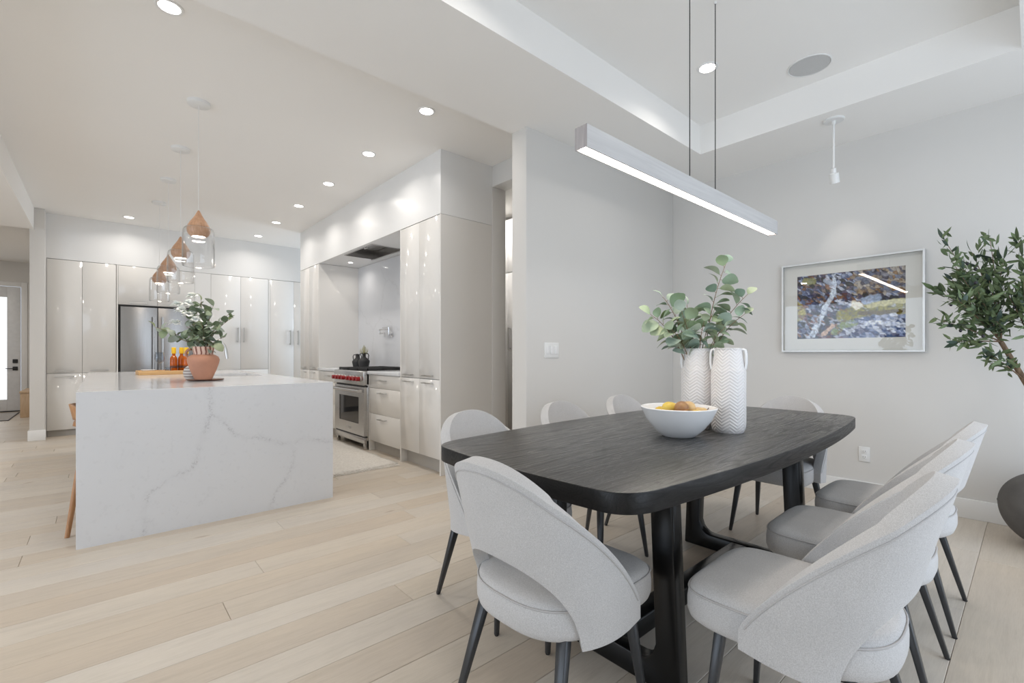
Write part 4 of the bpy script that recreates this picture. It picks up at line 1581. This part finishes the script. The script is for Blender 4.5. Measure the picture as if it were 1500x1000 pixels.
# ================================================================== DINING CHAIRS
def superell(a, n):
    c, s = math.cos(a), math.sin(a)
    return (math.copysign(abs(c) ** (2 / n), c), math.copysign(abs(s) ** (2 / n), s))


SEAT_T, SEAT_B = 0.475, 0.365


def make_chair():
    t = thing('dining_chair', 'x', 'chair', (0, 0, 0), group='upholstered chairs around the dining table')
    # seat cushion: local +y is the front
    N = 56
    rings = [(0.55, SEAT_T + 0.006), (0.80, SEAT_T + 0.004), (0.915, SEAT_T - 0.002), (0.965, SEAT_T - 0.012), (0.988, SEAT_T - 0.028), (0.999, SEAT_T - 0.05), (0.998, SEAT_B + 0.03), (0.975, SEAT_B + 0.012), (0.92, SEAT_B)]
    m = MB()
    vs, fs = [(0, 0.0, SEAT_T + 0.008)], []

    def seat_pt(a, s):
        cx, cy = superell(a, 5.5 if math.sin(a) > 0 else 2.7)
        fy = 0.25 if cy > 0 else 0.252
        hw = 0.228
        return (cx * hw * s, cy * fy * s)
    for s, z in rings:
        for k in range(N):
            x, y_ = seat_pt(2 * PI * k / N, s)
            vs.append((x, y_, z))
    vs.append((0, 0, SEAT_B))
    for k in range(N):
        fs.append((0, 1 + k, 1 + (k + 1) % N))
    for i in range(len(rings) - 1):
        for k in range(N):
            a, b = 1 + i * N, 1 + (i + 1) * N
            k2 = (k + 1) % N
            fs.append((a + k, b + k, b + k2, a + k2))
    last = 1 + (len(rings) - 1) * N
    for k in range(N):
        fs.append((last + k, len(vs) - 1, last + (k + 1) % N))
    m.add(vs, fs)
    seat = m.build('seat', M['fabric'], t, smooth=80)
    seam = [(*seat_pt(2 * PI * k / 64, 0.984), SEAT_T - 0.019) for k in range(65)]
    MB().tube(seam, 0.0028, 6, caps=False).build('seam', M['piping'], seat, smooth=80)
    # wrap-around back shell
    TM = R(103)

    def plan(th, z):
        """outer plan curve of the shell at height z"""
        lean = 0.112 * max(0.0, (z - 0.40)) / 0.44
        a = 0.266
        b = 0.232
        if abs(th) <= PI / 2:
            n = 2.25
            s_, c_ = math.sin(th), math.cos(th)
            x = math.copysign(abs(s_) ** (2 / n), s_) * a
            y_ = -abs(c_) ** (2 / n) * b
        else:
            x = math.copysign(a, th) * (1 - 0.05 * (abs(th) - PI / 2))
            y_ = (abs(th) - PI / 2) * 0.265
        return x, y_ - lean * (max(0.0, min(1.0, 0.35 - y_ * 4.0)))

    def ztop(th):
        _, y_ = plan(th, 0.40)
        y0 = plan(TM, 0.40)[1]
        q = (y0 - y_) / (y0 + 0.232)
        q = max(0, min(1, q))
        return 0.432 + 0.415 * (q ** 0.86)

    def zbot(th):
        w = abs(th) / R(51)
        if w < 1:
            return 0.350 + 0.225 * max(0.0, 1 - w * w) ** 0.42
        f = (abs(th) - R(51)) / (TM - R(51))
        return 0.350 + 0.030 * f

    NU, NV = 110, 9

    def shell(u, v):
        th = -TM + 2 * TM * u
        e = 0.5 * (1 - math.cos(PI * v)) * 0.35 + v * 0.65
        z = zbot(th) + (ztop(th) - zbot(th)) * e
        x, y_ = plan(th, z)
        return (x, y_, z)
    sh = MB().grid(shell, NU, NV)
    o = sh.build('backrest', M['fabric'], t, fix=False)
    md = o.modifiers.new('solid', 'SOLIDIFY')
    md.thickness = 0.046
    md.offset = -1
    md.use_even_offset = False
    md = o.modifiers.new('bevel', 'BEVEL')
    md.width = 0.019
    md.segments = 4
    md.limit_method = 'ANGLE'
    md.angle_limit = R(55)
    o.data.polygons.foreach_set('use_smooth', [True] * len(o.data.polygons))
    # piped seam along the upper outer edge
    ed = []
    for i in range(0, 61):
        th = -TM * 0.97 + 2 * TM * 0.97 * i / 60
        z = ztop(th) - 0.024
        x, y_ = plan(th, z)
        nrm = Vector((x, y_ if abs(th) < PI / 2 else 0, 0)).normalized()
        ed.append((x + nrm.x * 0.0005, y_ + nrm.y * 0.0005, z))
    MB().tube(ed, 0.0025, 6).build('seam', M['piping'], o, smooth=80)
    # tapered metal legs
    for sx, sy, fy in ((-1, 1, 0.175), (1, 1, 0.175), (-1, -1, -0.262), (1, -1, -0.262)):
        m = MB().bar((sx * 0.165, 0.14 if sy > 0 else -0.165, SEAT_B + 0.006), (sx * 0.212, fy, 0.003), 0.036, 0.026, 0.018, 0.015, side=(1, 0, 0) if sy > 0 else (1, 0, 0))
        lg = m.build('leg', M['leg'], t, bevel=0.002, seg=1)
        MB().lathe([(0, 0), (0.008, 0), (0.009, 0.004), (0, 0.004)], 12, (sx * 0.212, fy, 0)).build('glide', M['blackm'], lg, smooth=40)
    # steel frame under the seat
    MB().box(-0.17, 0.17, -0.17, 0.145, SEAT_B - 0.012, SEAT_B + 0.004).build('under_frame', M['leg'], t, bevel=0.003)
    return t


ch = make_chair()
index_kids()
CH = 'light grey upholstered dining chair, '
spots = [
    ((1.108, 1.02), R(-89), CH + 'alone at the near end of the table'),
    ((1.505, 0.462), R(2), CH + 'nearest of the three in the right foreground'),
    ((2.165, 0.475), R(1), CH + 'middle of the three on the right'),
    ((2.79, 0.475), R(0), CH + 'farthest of the three on the right'),
    ((1.42, 1.63), R(180), CH + 'on the wall side of the table, nearest the kitchen'),
    ((2.10, 1.63), R(180), CH + 'on the wall side of the table, below the light switch'),
    ((2.74, 1.64), R(180), CH + 'on the wall side of the table, nearest the white vases'),
    ((3.24, 1.10), R(90), CH + 'at the far end under the painting'),
]
for k, ((x, y), rz, lb) in enumerate(spots):
    if k == 0:
        ch.location = (x, y, 0)
        ch.rotation_euler = (0, 0, rz)
        ch['label'] = lb
    else:
        place_copy(ch, (x, y, 0), rz, lb)

# ================================================================== THINGS ON THE DINING TABLE
BW = (1.985, 1.085, TZ_)
bw = thing('fruit_bowl', 'wide white ceramic bowl of fruit on the dining table', 'bowl', BW)
MB().lathe([(0, 0.0), (0.066, 0.0), (0.074, 0.004), (0.108, 0.034), (0.142, 0.078), (0.164, 0.126), (0.1665, 0.132), (0.163, 0.135), (0.157, 0.130), (0.134, 0.080), (0.10, 0.040), (0.06, 0.014), (0, 0.012)], 72).build('bowl', M['ceramic'], bw, smooth=60)


def pearmat(name, a, b):
    k = NT(name)
    n = k.noise(k.coords(rand=True), 14, 4)
    k.l(k.ramp(n.outputs[0], [(0.35, a), (0.65, b)]), k.b.inputs['Base Color'])
    k.set(Roughness=0.4)
    return k.m


PM = [pearmat('golden_pear', lin(206, 170, 50), lin(226, 198, 96)), pearmat('russet_pear', lin(146, 104, 70), lin(190, 150, 100)), pearmat('blush_pear', lin(186, 142, 96), lin(220, 188, 134))]
PROF = [(0, 0.0), (0.012, 0.001), (0.024, 0.008), (0.0315, 0.022), (0.0325, 0.034), (0.028, 0.05), (0.020, 0.064), (0.0145, 0.076), (0.0085, 0.083), (0, 0.085)]
pears = [(-0.088, 0.00, 0.092, 60, 20, 0, ''), (-0.055, -0.06, 0.094, 80, 200, 1, ''), (0.0, -0.085, 0.096, 75, 100, 2, ''), (0.06, -0.06, 0.096, 80, 310, 0, ''), (0.092, 0.01, 0.100, 70, 60, 2, ''),
         (0.01, 0.075, 0.100, 85, 150, 0, ''), (-0.04, 0.0, 0.126, 80, 30, 0, ''), (0.045, 0.005, 0.128, 82, 200, 2, ''), (0.0, -0.04, 0.133, 80, 120, 1, ''), (-0.06, 0.06, 0.098, 80, 70, 0, ''), (0.065, 0.065, 0.100, 75, 20, 1, '')]
PL = ['yellow pear lying at the left edge of the bowl', 'russet brown pear at the left front of the bowl', 'blush tan pear at the front middle of the bowl', 'yellow pear at the right front of the bowl',
      'tan pear at the right rim of the bowl', 'golden pear at the back of the bowl', 'yellow pear on top left of the fruit pile', 'pale tan pear on top right of the fruit pile', 'russet pear topmost of the fruit in the bowl', 'yellow pear at the back left of the bowl', 'russet pear at the back right of the bowl']
for (px, pr, pz, tilt, az, mi, _), lb in zip(pears, PL):
    c = RT * px + FW * (-pr if False else pr)
    p = thing('pear', lb, 'fruit', (BW[0] + c.x, BW[1] + c.y, BW[2] + pz), group='fruit in the white bowl')
    p.rotation_euler = (R(tilt), 0, R(az))
    prof = [(r * 0.98, z * 0.98 - 0.034) for r, z in PROF]
    MB().lathe(prof, 24).build('flesh', PM[mi], p, smooth=80)
    MB().tube([(0, 0, 0.047), (0.003, 0, 0.058), (0.008, 0.002, 0.068)], 0.0016, 6).build('stalk', M['trivet'], p, smooth=60)


def vasemat():
    k = NT('white_chevron_stoneware')
    tc = k.n('ShaderNodeTexCoord')
    sp = k.n('ShaderNodeSeparateXYZ')
    k.l(tc.outputs['Object'], sp.inputs[0])

    def math_(op, a, b=None):
        x = k.n('ShaderNodeMath', operation=op)
        for i, q in enumerate((a, b)):
            if q is None:
                continue
            if hasattr(q, 'node'):
                k.l(q, x.inputs[i])
            else:
                x.inputs[i].default_value = q
        return x.outputs[0]
    ang = math_('MULTIPLY', math_('ARCTAN2', sp.outputs[1], sp.outputs[0]), 7 / (2 * PI))
    zig = math_('MULTIPLY', math_('ABSOLUTE', math_('SUBTRACT', math_('FRACT', ang), 0.5)), 0.05)
    zz = math_('ADD', math_('MULTIPLY', sp.outputs[2], 1.0), zig)
    wv = math_('SINE', math_('MULTIPLY', zz, 2 * PI / 0.0155))
    h = math_('MULTIPLY', wv, 1.0)
    # colour slightly darker in the chevron grooves than on the ridges
    c = k.ramp(math_('ADD', math_('MULTIPLY', wv, 0.5), 0.5), [(0.0, lin(228, 223, 220)), (0.5, lin(233, 229, 227)), (1.0, lin(236, 233, 231))])
    k.l(c, k.b.inputs['Base Color'])
    k.set(Roughness=0.45)
    k.bump(h, 0.28, 0.004)
    return k.m


M['vase'] = vasemat()


def make_vase():
    t = thing('handled_vase', 'x', 'vase', (0, 0, 0), group='white chevron vases')
    MB().lathe([(0, 0), (0.066, 0), (0.069, 0.004), (0.0765, 0.024), (0.0785, 0.05), (0.0785, 0.290), (0.0770, 0.298)], 64).build('body', M['vase'], t, smooth=50)
    MB().lathe([(0.0770, 0.298), (0.072, 0.312), (0.0625, 0.394), (0.0590, 0.342), (0.0590, 0.398), (0.0605, 0.402), (0.057, 0.404), (0.0550, 0.398), (0.0550, 0.34), (0.05, 0.31), (0, 0.305)], 64).build('neck', M['vase'], t, smooth=50)
    for s in (-1, 1):
        pts = [(s * 0.055, 0, 0.394), (s * 0.066, 0, 0.399), (s * 0.075, 0, 0.394), (s * 0.079, 0, 0.375), (s * 0.079, 0, 0.33), (s * 0.0745, 0, 0.302)]
        m = MB()
        vs, fs = [], []
        P = [Vector(p) for p in pts]
        for i, p in enumerate(P):
            d = (P[min(i + 1, len(P) - 1)] - P[max(0, i - 1)]).normalized()
            nn = Vector((-d.z, 0, d.x))
            for a, b in ((-0.013, -0.005), (0.013, -0.005), (0.013, 0.005), (-0.013, 0.005)):
                vs.append(p + Vector((0, a, 0)) + nn * b)
        for i in range(len(P) - 1):
            for q in range(4):
                fs.append((i * 4 + q, i * 4 + (q + 1) % 4, (i + 1) * 4 + (q + 1) % 4, (i + 1) * 4 + q))
        m.add(vs, fs)
        m.build('handle', M['ceramic'], t, bevel=0.003, seg=2, smooth=60)
    return t


va = make_vase()
index_kids()
va['label'] = 'front white chevron vase with handles, right of the bowl'
va.location = (2.277, 0.985, TZ_)
va.rotation_euler = (0, 0, R(-75))
V2 = (2.285, 1.145, TZ_)
place_copy(va, V2, R(128), 'rear white chevron vase with handles, behind the bowl, holding the eucalyptus')

# eucalyptus stems in the rear vase
eu = thing('eucalyptus_branches', 'leafy eucalyptus branches standing in the rear white vase', 'plant', (V2[0], V2[1], V2[2] + 0.37))
em = leaf_mesh('leaf', 0.073, 0.069, 'round', 0.22, 0.12, 7)
em.materials.append(M['euca'])
r_ = random.Random(23)
SX = 679.2 / 2.36    # px per metre at the vases
# tips read from the photograph, in metres right of / above the vase mouth
br = [((0.155, 0.47, 0.02), 15, 1.1), ((0.235, 0.30, -0.03), 13, 1.1), ((0.21, 0.20, -0.05), 9, 1.1), ((0.075, 0.22, -0.02), 7, 1.0), ((-0.04, 0.25, 0.03), 9, 1.05),
      ((-0.17, 0.29, 0.0), 12, 1.1), ((-0.245, 0.20, -0.04), 13, 1.15), ((-0.15, 0.12, -0.07), 9, 1.05), ((0.11, 0.13, -0.05), 6, 0.9), ((0.0, 0.16, -0.08), 8, 1.1), ((-0.10, 0.21, -0.06), 9, 1.1)]
sm = MB()
for (tx, tz, td), nl, sc_l in br:
    tip = RT * tx + UP * tz + FW * td
    b0 = RT * r_.uniform(-0.02, 0.025) - UP * 0.30 + FW * r_.uniform(-0.02, 0.02)
    pts = bez(b0, RT * (tx * 0.22) + UP * (tz * 0.42), tip, 10)
    sm.tube(pts, [0.0032 - 0.002 * i / 10 for i in range(11)], 6)
    for i in range(nl):
        t = 0.50 + 0.5 * i / (nl - 1)
        f = t * 10
        k = min(9, int(f))
        p = pts[k].lerp(pts[k + 1], f - k)
        tan = (pts[k + 1] - pts[k]).normalized()
        side = tan.cross(FW).normalized() * (1 if i % 2 else -1)
        d = side * 0.95 + tan * 0.45 + rv(r_) * 0.35 - FW * 0.15
        if i == nl - 1:
            d = tan + rv(r_) * 0.2
        q = p + d.normalized() * 0.012
        sm.tube([p, q], 0.0011, 4)
        put_leaf(em, eu, q, d, r_.uniform(-0.9, 0.9), sc_l * r_.uniform(0.68, 1.08) * (1.0 if t < 0.9 else 0.75))
sm.build('stems', M['stem'], eu, smooth=60)

# ================================================================== ON THE WALLS
# framed watercolour: a stream between rocks and mossy banks (own composition)
PY0, PY1, PZ0, PZ1, PX = 0.528, 1.476, 1.160, 1.912, 4.527
loc = (PX, (PY0 + PY1) / 2, (PZ0 + PZ1) / 2)
fp_ = thing('framed_painting', 'framed watercolour of rocks and a stream on the right wall', 'picture', loc)
fw_, fd = 0.012, 0.042
m = MB().box(PX - fd, PX, PY0, PY1, PZ1 - fw_, PZ1).box(PX - fd, PX, PY0, PY1, PZ0, PZ0 + fw_).box(PX - fd, PX, PY0, PY0 + fw_, PZ0 + fw_, PZ1 - fw_).box(PX - fd, PX, PY1 - fw_, PY1, PZ0 + fw_, PZ1 - fw_)
m.build('frame', plain('silver_frame', (0.62, 0.62, 0.61, 1), 0.35, metal=0.5), fp_, loc)
AY0, AY1, AZ0, AZ1 = 0.640, 1.362, 1.272, 1.808
MB().box(PX - 0.012, PX - 0.004, PY0 + fw_, PY1 - fw_, PZ0 + fw_, PZ1 - fw_).build('mat_board', plain('cream_mat', (0.76, 0.75, 0.70, 1), 0.8, var=0.01), fp_, loc)
NX, NY = 230, 170
U, V = np.meshgrid(np.linspace(0, 1, NX + 1), np.linspace(0, 1, NY + 1))     # u left to right, v top to bottom
u_, v_ = U * 1.35, V
wu = U + 0.018 * vnoise(u_, v_, 51, 18, 3)
wv_ = V + 0.022 * vnoise(u_, v_, 52, 18, 3)


def rgb(*c):
    return np.array(lin(*c)[:3])


img = np.zeros(U.shape + (3,))
# rock facets
rs = np.random.RandomState(77)
ns = 900
sx_, sy_ = rs.rand(ns) * 1.1 - 0.05, rs.rand(ns) * 1.1 - 0.05
best = np.full(U.shape, 9.0)
sec = np.full(U.shape, 9.0)
idx = np.zeros(U.shape, int)
angs = rs.rand(ns) * 0.5 + 0.35
for i in range(ns):
    a = -angs[i]
    dx, dy = (wu - sx_[i]) * 1.35, wv_ - sy_[i]
    e1, e2 = dx * math.cos(a) - dy * math.sin(a), dx * math.sin(a) + dy * math.cos(a)
    d = np.hypot(e1, e2 * 1.9)
    mk = d < best
    sec = np.where(mk, best, np.minimum(sec, d))
    idx = np.where(mk, i, idx)
    best = np.minimum(best, d)
pal = np.array([rgb(96, 100, 126), rgb(126, 134, 160), rgb(74, 70, 92), rgb(160, 168, 190), rgb(110, 104, 120), rgb(140, 126, 122), rgb(88, 92, 104), rgb(182, 186, 200), rgb(62, 52, 66), rgb(150, 120, 104)])
palr = np.array([rgb(150, 148, 156), rgb(166, 152, 136), rgb(130, 134, 150), rgb(176, 168, 160), rgb(112, 108, 116), rgb(150, 126, 104)])
palb = np.array([rgb(140, 150, 182), rgb(176, 182, 204), rgb(104, 116, 152), rgb(200, 204, 218), rgb(126, 126, 150), rgb(92, 94, 122)])
c0 = pal[rs.randint(0, len(pal), ns)]
cr = palr[rs.randint(0, len(palr), ns)]
cb = palb[rs.randint(0, len(palb), ns)]
up_right = ((sx_ > 0.55) & (sy_ < 0.36))[:, None]
low_right = ((sx_ > 0.42) & (sy_ > 0.66))[:, None]
cs = np.where(up_right, cr, np.where(low_right, cb, c0))
img = cs[idx] * (0.86 + 0.34 * np.clip(vnoise(u_, v_, 60, 26, 4), -1, 1)[..., None])
edge = np.clip(1 - (sec - best) / 0.008, 0, 1)[..., None]
img = img * (1 - 0.45 * edge) + rgb(58, 50, 62) * 0.45 * edge


def blend(mask, col):
    global img
    img = img * (1 - mask[..., None]) + np.asarray(col) * mask[..., None]


def band(pts, w0, w1):
    dmin = np.full(U.shape, 9.0)
    for (ax, ay), (bx2, by2) in zip(pts[:-1], pts[1:]):
        dx, dy = bx2 - ax, by2 - ay
        t = np.clip(((wu - ax) * dx + (wv_ - ay) * dy) / (dx * dx + dy * dy), 0, 1)
        ww = w0 + (w1 - w0) * (ay + t * dy)
        dmin = np.minimum(dmin, np.hypot((wu - ax - t * dx) * 1.35, wv_ - ay - t * dy) / ww)
    return np.clip((1.15 - dmin) * 3.0, 0, 1)


n1 = vnoise(u_, v_, 70, 30, 3)
n2 = vnoise(u_, v_, 71, 12, 3)
# moss banks
blend(band([(0.46, 0.66), (0.62, 0.60), (0.80, 0.57), (1.02, 0.58)], 0.085, 0.10) * np.clip(0.85 + n1, 0, 1), rgb(150, 142, 66))
blend(band([(0.62, 0.64), (0.82, 0.645), (1.02, 0.62)], 0.03, 0.03), rgb(116, 104, 44))
blend(band([(0.70, 0.53), (0.86, 0.50), (1.02, 0.48)], 0.03, 0.05), rgb(190, 184, 140))
blend(band([(-0.02, 0.46), (0.05, 0.56), (0.02, 0.66)], 0.08, 0.05) * np.clip(0.7 + n1, 0, 1), rgb(176, 168, 110))
blend(band([(0.38, 0.90), (0.46, 0.80), (0.56, 0.78)], 0.04, 0.05) * np.clip(0.7 + n1, 0, 1), rgb(140, 152, 104))
blend(band([(0.08, 0.08), (0.17, 0.10)], 0.05, 0.05) * 0.8, rgb(150, 150, 112))
# rust and ochre flecks
blend(np.clip((n2 - 0.28) * 7, 0, 1) * (V > 0.32) * (U < 0.5) * 0.5, rgb(126, 76, 60))
blend(np.clip((vnoise(u_, v_, 72, 10, 3) - 0.30) * 6, 0, 1) * (U > 0.55) * (V < 0.4) * 0.45, rgb(160, 138, 112))
# white water
blend(band([(0.37, -0.05), (0.375, 0.18), (0.36, 0.34), (0.30, 0.47), (0.26, 0.62), (0.21, 0.78), (0.12, 1.04)], 0.024, 0.046) * np.clip(0.75 + 1.2 * n1, 0, 1), rgb(206, 214, 226))
blend(band([(0.30, 0.10), (0.37, 0.20)], 0.04, 0.05) * 0.6, rgb(196, 204, 220))
blend(band([(0.40, 0.42), (0.52, 0.50), (0.60, 0.52)], 0.02, 0.025) * np.clip(0.8 + n1, 0, 1), rgb(208, 212, 224))
blend(band([(0.55, 0.86), (0.70, 0.78), (0.85, 0.80), (1.0, 0.84)], 0.03, 0.03) * np.clip(0.6 + n1, 0, 1), rgb(214, 218, 228))
blend(band([(0.56, 0.50), (0.60, 0.53)], 0.05, 0.05), rgb(226, 220, 204))
blend(band([(0.66, 0.45), (0.76, 0.42)], 0.06, 0.06) * 0.8, rgb(168, 182, 204))
blend(band([(0.27, 0.94), (0.36, 0.80)], 0.03, 0.03), rgb(196, 172, 156))
img = np.clip(img * (1 + 0.35 * vnoise(u_, v_, 80, 55, 2)[..., None]), 0, 1)
mean_ = img.mean(axis=(0, 1), keepdims=True)
img = np.clip(mean_ * 0.92 + (img - mean_) * 1.35, 0.004, 1)
m = MB()
m.v = [(PX - 0.0132, float(AY1 - (AY1 - AY0) * a), float(AZ1 - (AZ1 - AZ0) * b)) for a, b in zip(U.ravel(), V.ravel())]
w_ = NX + 1
m.f = [(j * w_ + i, (j + 1) * w_ + i, (j + 1) * w_ + i + 1, j * w_ + i + 1) for j in range(NY) for i in range(NX)]
k = NT('watercolour_print')
at = k.n('ShaderNodeAttribute', attribute_name='paint')
k.l(at.outputs['Color'], k.b.inputs['Base Color'])
k.set(Roughness=0.7)
art = m.build('watercolour', k.m, fp_, loc, fix=False)
ca = art.data.color_attributes.new('paint', 'FLOAT_COLOR', 'POINT')
flat = np.concatenate([img.reshape(-1, 3), np.ones((img.shape[0] * img.shape[1], 1))], 1).astype(np.float32)
ca.data.foreach_set('color', flat.ravel())
# the pane sits very slightly turned in its frame
yc_, zc_, ta, tb_ = (PY0 + PY1) / 2, (PZ0 + PZ1) / 2, 0.018, 0.006
gv = [(PX - 0.0262 + t_ + (y_ - yc_) * ta + (z_ - zc_) * tb_, y_, z_) for t_ in (0, 0.0015) for y_, z_ in ((PY0 + fw_, PZ0 + fw_), (PY1 - fw_, PZ0 + fw_), (PY1 - fw_, PZ1 - fw_), (PY0 + fw_, PZ1 - fw_))]
MB().add(gv, [(0, 1, 2, 3), (7, 6, 5, 4), (0, 4, 5, 1), (1, 5, 6, 2), (2, 6, 7, 3), (3, 7, 4, 0)]).build('glazing', M['glass'], fp_, loc)

# duplex outlet on the right wall
loc = (4.527, 0.894, 0.35)
ot = thing('wall_outlet', 'white double electrical outlet low on the right wall', 'outlet', loc)
MB().box(4.520, 4.527, 0.858, 0.930, 0.292, 0.408).build('cover_plate', M['white'], ot, loc, bevel=0.002)
for z in (0.328, 0.372):
    s = MB().box(4.5175, 4.521, 0.876, 0.912, z - 0.016, z + 0.016).build('socket', M['white'], ot, loc, bevel=0.002)
    MB().box(4.517, 4.518, 0.886, 0.888, z - 0.004, z + 0.007).box(4.517, 4.518, 0.899, 0.901, z - 0.004, z + 0.007).box(4.517, 4.518, 0.892, 0.895, z - 0.012, z - 0.008).build('slots', M['black'], s, loc)
# triple switch
loc = (2.664, 2.534, 1.173)
sw = thing('light_switch', 'white triple rocker light switch on the dining partition wall', 'switch', loc)
MB().box(2.582, 2.746, 2.527, 2.534, 1.113, 1.233).build('cover_plate', M['white'], sw, loc, bevel=0.002)
for k in range(3):
    x = 2.618 + k * 0.046
    MB().box(x - 0.0165, x + 0.0165, 2.5225, 2.528, 1.140, 1.206).build('rocker', M['ceramic'], sw, loc, bevel=0.0025)

# ================================================================== OLIVE TREE IN ITS POT
OP = (4.15, -0.10, 0)
op = thing('round_planter', 'round dark grey concrete planter on the floor at the right edge', 'planter', OP)
prof = [(0, 0), (0.09, 0), (0.115, 0.004)]
for k in range(33):
    t = R(-66) + (R(57) - R(-66)) * k / 32
    prof.append((0.252 * math.cos(t) ** 0.95, 0.245 + 0.245 * math.sin(t) * (1.0 if t < 0 else 0.86)))
prof += [(0.128, 0.430), (0.117, 0.427), (0.112, 0.41), (0.118, 0.38), (0, 0.375)]
MB().lathe(prof, 96).build('body', M['concrete'], op, smooth=60)
MB().lathe([(0.2535, 0.247), (0.2545, 0.25), (0.2535, 0.253), (0.250, 0.25)], 64).build('seam_ring', M['concrete'], op, smooth=60)
MB().lathe([(0, 0.392), (0.115, 0.39)], 32).build('soil', M['soil'], op)
ol = thing('olive_tree', 'young olive tree leaning left from the grey planter', 'tree', (OP[0], OP[1], 0.38))
ob = Vector((OP[0], OP[1], 0.38))


def at_px(u, v, d):
    p = FW * d + RT * (d * (u - 750) / 679.2)
    return Vector((p.x, p.y, 1.15 - d * (v - 517) / 679.2)) - ob


r_ = random.Random(41)
tk = MB()
j0 = at_px(1500, 556, 2.86)
tk.tube(bez((0, 0, 0), (0.03, 0.02, 0.35), j0, 8), [0.022 - 0.006 * i / 8 for i in range(9)], 12)
j1 = at_px(1466, 500, 2.88)
tk.tube([j0, j0.lerp(j1, 0.5), j1], [0.016, 0.014, 0.013], 10)
j2 = at_px(1510, 500, 2.72)
tk.tube(bez(j0.lerp(Vector((0, 0, 0)), 0.25), at_px(1520, 540, 2.78), j2, 5), [0.013, 0.012, 0.011, 0.010, 0.009, 0.008], 10)
tk.build('trunk', M['bark'], ol, smooth=60)
twigs = [  # start, tip px, depth
    (j1, (1384, 352), 2.98), (j1, (1372, 425), 2.95), (j1, (1382, 470), 2.86), (j1, (1402, 500), 2.80), (j1, (1412, 395), 2.86), (j1, (1450, 352), 2.84), (j1, (1430, 420), 2.78),
    (j1, (1470, 380), 2.80), (j1, (1395, 410), 2.90), (j1, (1440, 440), 2.74), (j2, (1492, 352), 2.74), (j2, (1530, 370), 2.66), (j2, (1500, 410), 2.66), (j2, (1552, 420), 2.62), (j2, (1476, 430), 2.76), (j2, (1540, 470), 2.64),
    (j1, (1404, 440), 2.76), (j1, (1460, 470), 2.74), (j0, (1450, 520), 2.78), (j2, (1515, 455), 2.60), (j1, (1424, 370), 2.92), (j1, (1396, 385), 2.84), (j2, (1570, 380), 2.60), (j1, (1446, 400), 2.82)]
om = leaf_mesh('leaf', 0.095, 0.025, 'lance', -0.12, 0.25, 5)
om.materials.append(M['olive'])
tw = MB()
n_l = 0
fine = MB()
for s, (u, v), d in twigs:
    tip = at_px(u, v, d)
    mid = s.lerp(tip, 0.5) + Vector((r_.uniform(-.03, .03), r_.uniform(-.03, .03), r_.uniform(0.0, 0.06)))
    pts = bez(s, mid, tip, 8)
    tw.tube(pts, [0.0048 - 0.0034 * i / 8 for i in range(9)], 6)
    for i in range(12):
        t = 0.32 + 0.68 * i / 11
        f = t * 8
        k = min(7, int(f))
        p = pts[k].lerp(pts[k + 1], f - k)
        tan = (pts[k + 1] - pts[k]).normalized()
        dirn = tan * 0.75 + rv(r_) * 0.85 + UP * 0.15
        if i == 11:
            dirn = tan + rv(r_) * 0.15
        put_leaf(om, ol, p, dirn, r_.uniform(-1.2, 1.2), r_.uniform(0.7, 1.12))
        n_l += 1
        for _q in range(3):       # the finer leaves between, too many to pick apart
            dq = (tan * 0.6 + rv(r_) * 0.95).normalized()
            p2 = p + rv(r_) * 0.035
            w2 = dq.cross(rv(r_)).normalized() * r_.uniform(0.008, 0.0125)
            L2 = r_.uniform(0.05, 0.085)
            nn = dq.cross(w2).normalized() * 0.004
            fine.add([p2, p2 + dq * L2 * 0.3 + w2 + nn, p2 + dq * L2 * 0.35, p2 + dq * L2 * 0.3 - w2 + nn, p2 + dq * L2 * 0.7 + w2 * 0.8, p2 + dq * L2 * 0.7 - w2 * 0.8, p2 + dq * L2],
                     [(0, 2, 1), (0, 3, 2), (1, 2, 4), (2, 3, 5), (2, 5, 4), (4, 5, 6)])
tw.build('twigs', M['bark'], ol, smooth=60)
fl_ = fine.build('fine_foliage', M['olive'], ol, fix=False)
fl_['kind'] = 'stuff'
for (u, v), d in (((1417, 386), 2.78), ((1429, 394), 2.76), ((1429, 414), 2.74), ((1393, 446), 2.8), ((1407, 484), 2.8), ((1440, 492), 2.72), ((1486, 450), 2.72)):
    MB().lathe([(0, -0.011), (0.005, -0.009), (0.009, 0), (0.005, 0.009), (0, 0.011)], 12).build('olive', M['olivefruit'], ol, smooth=80, loc=at_px(u, v, d))
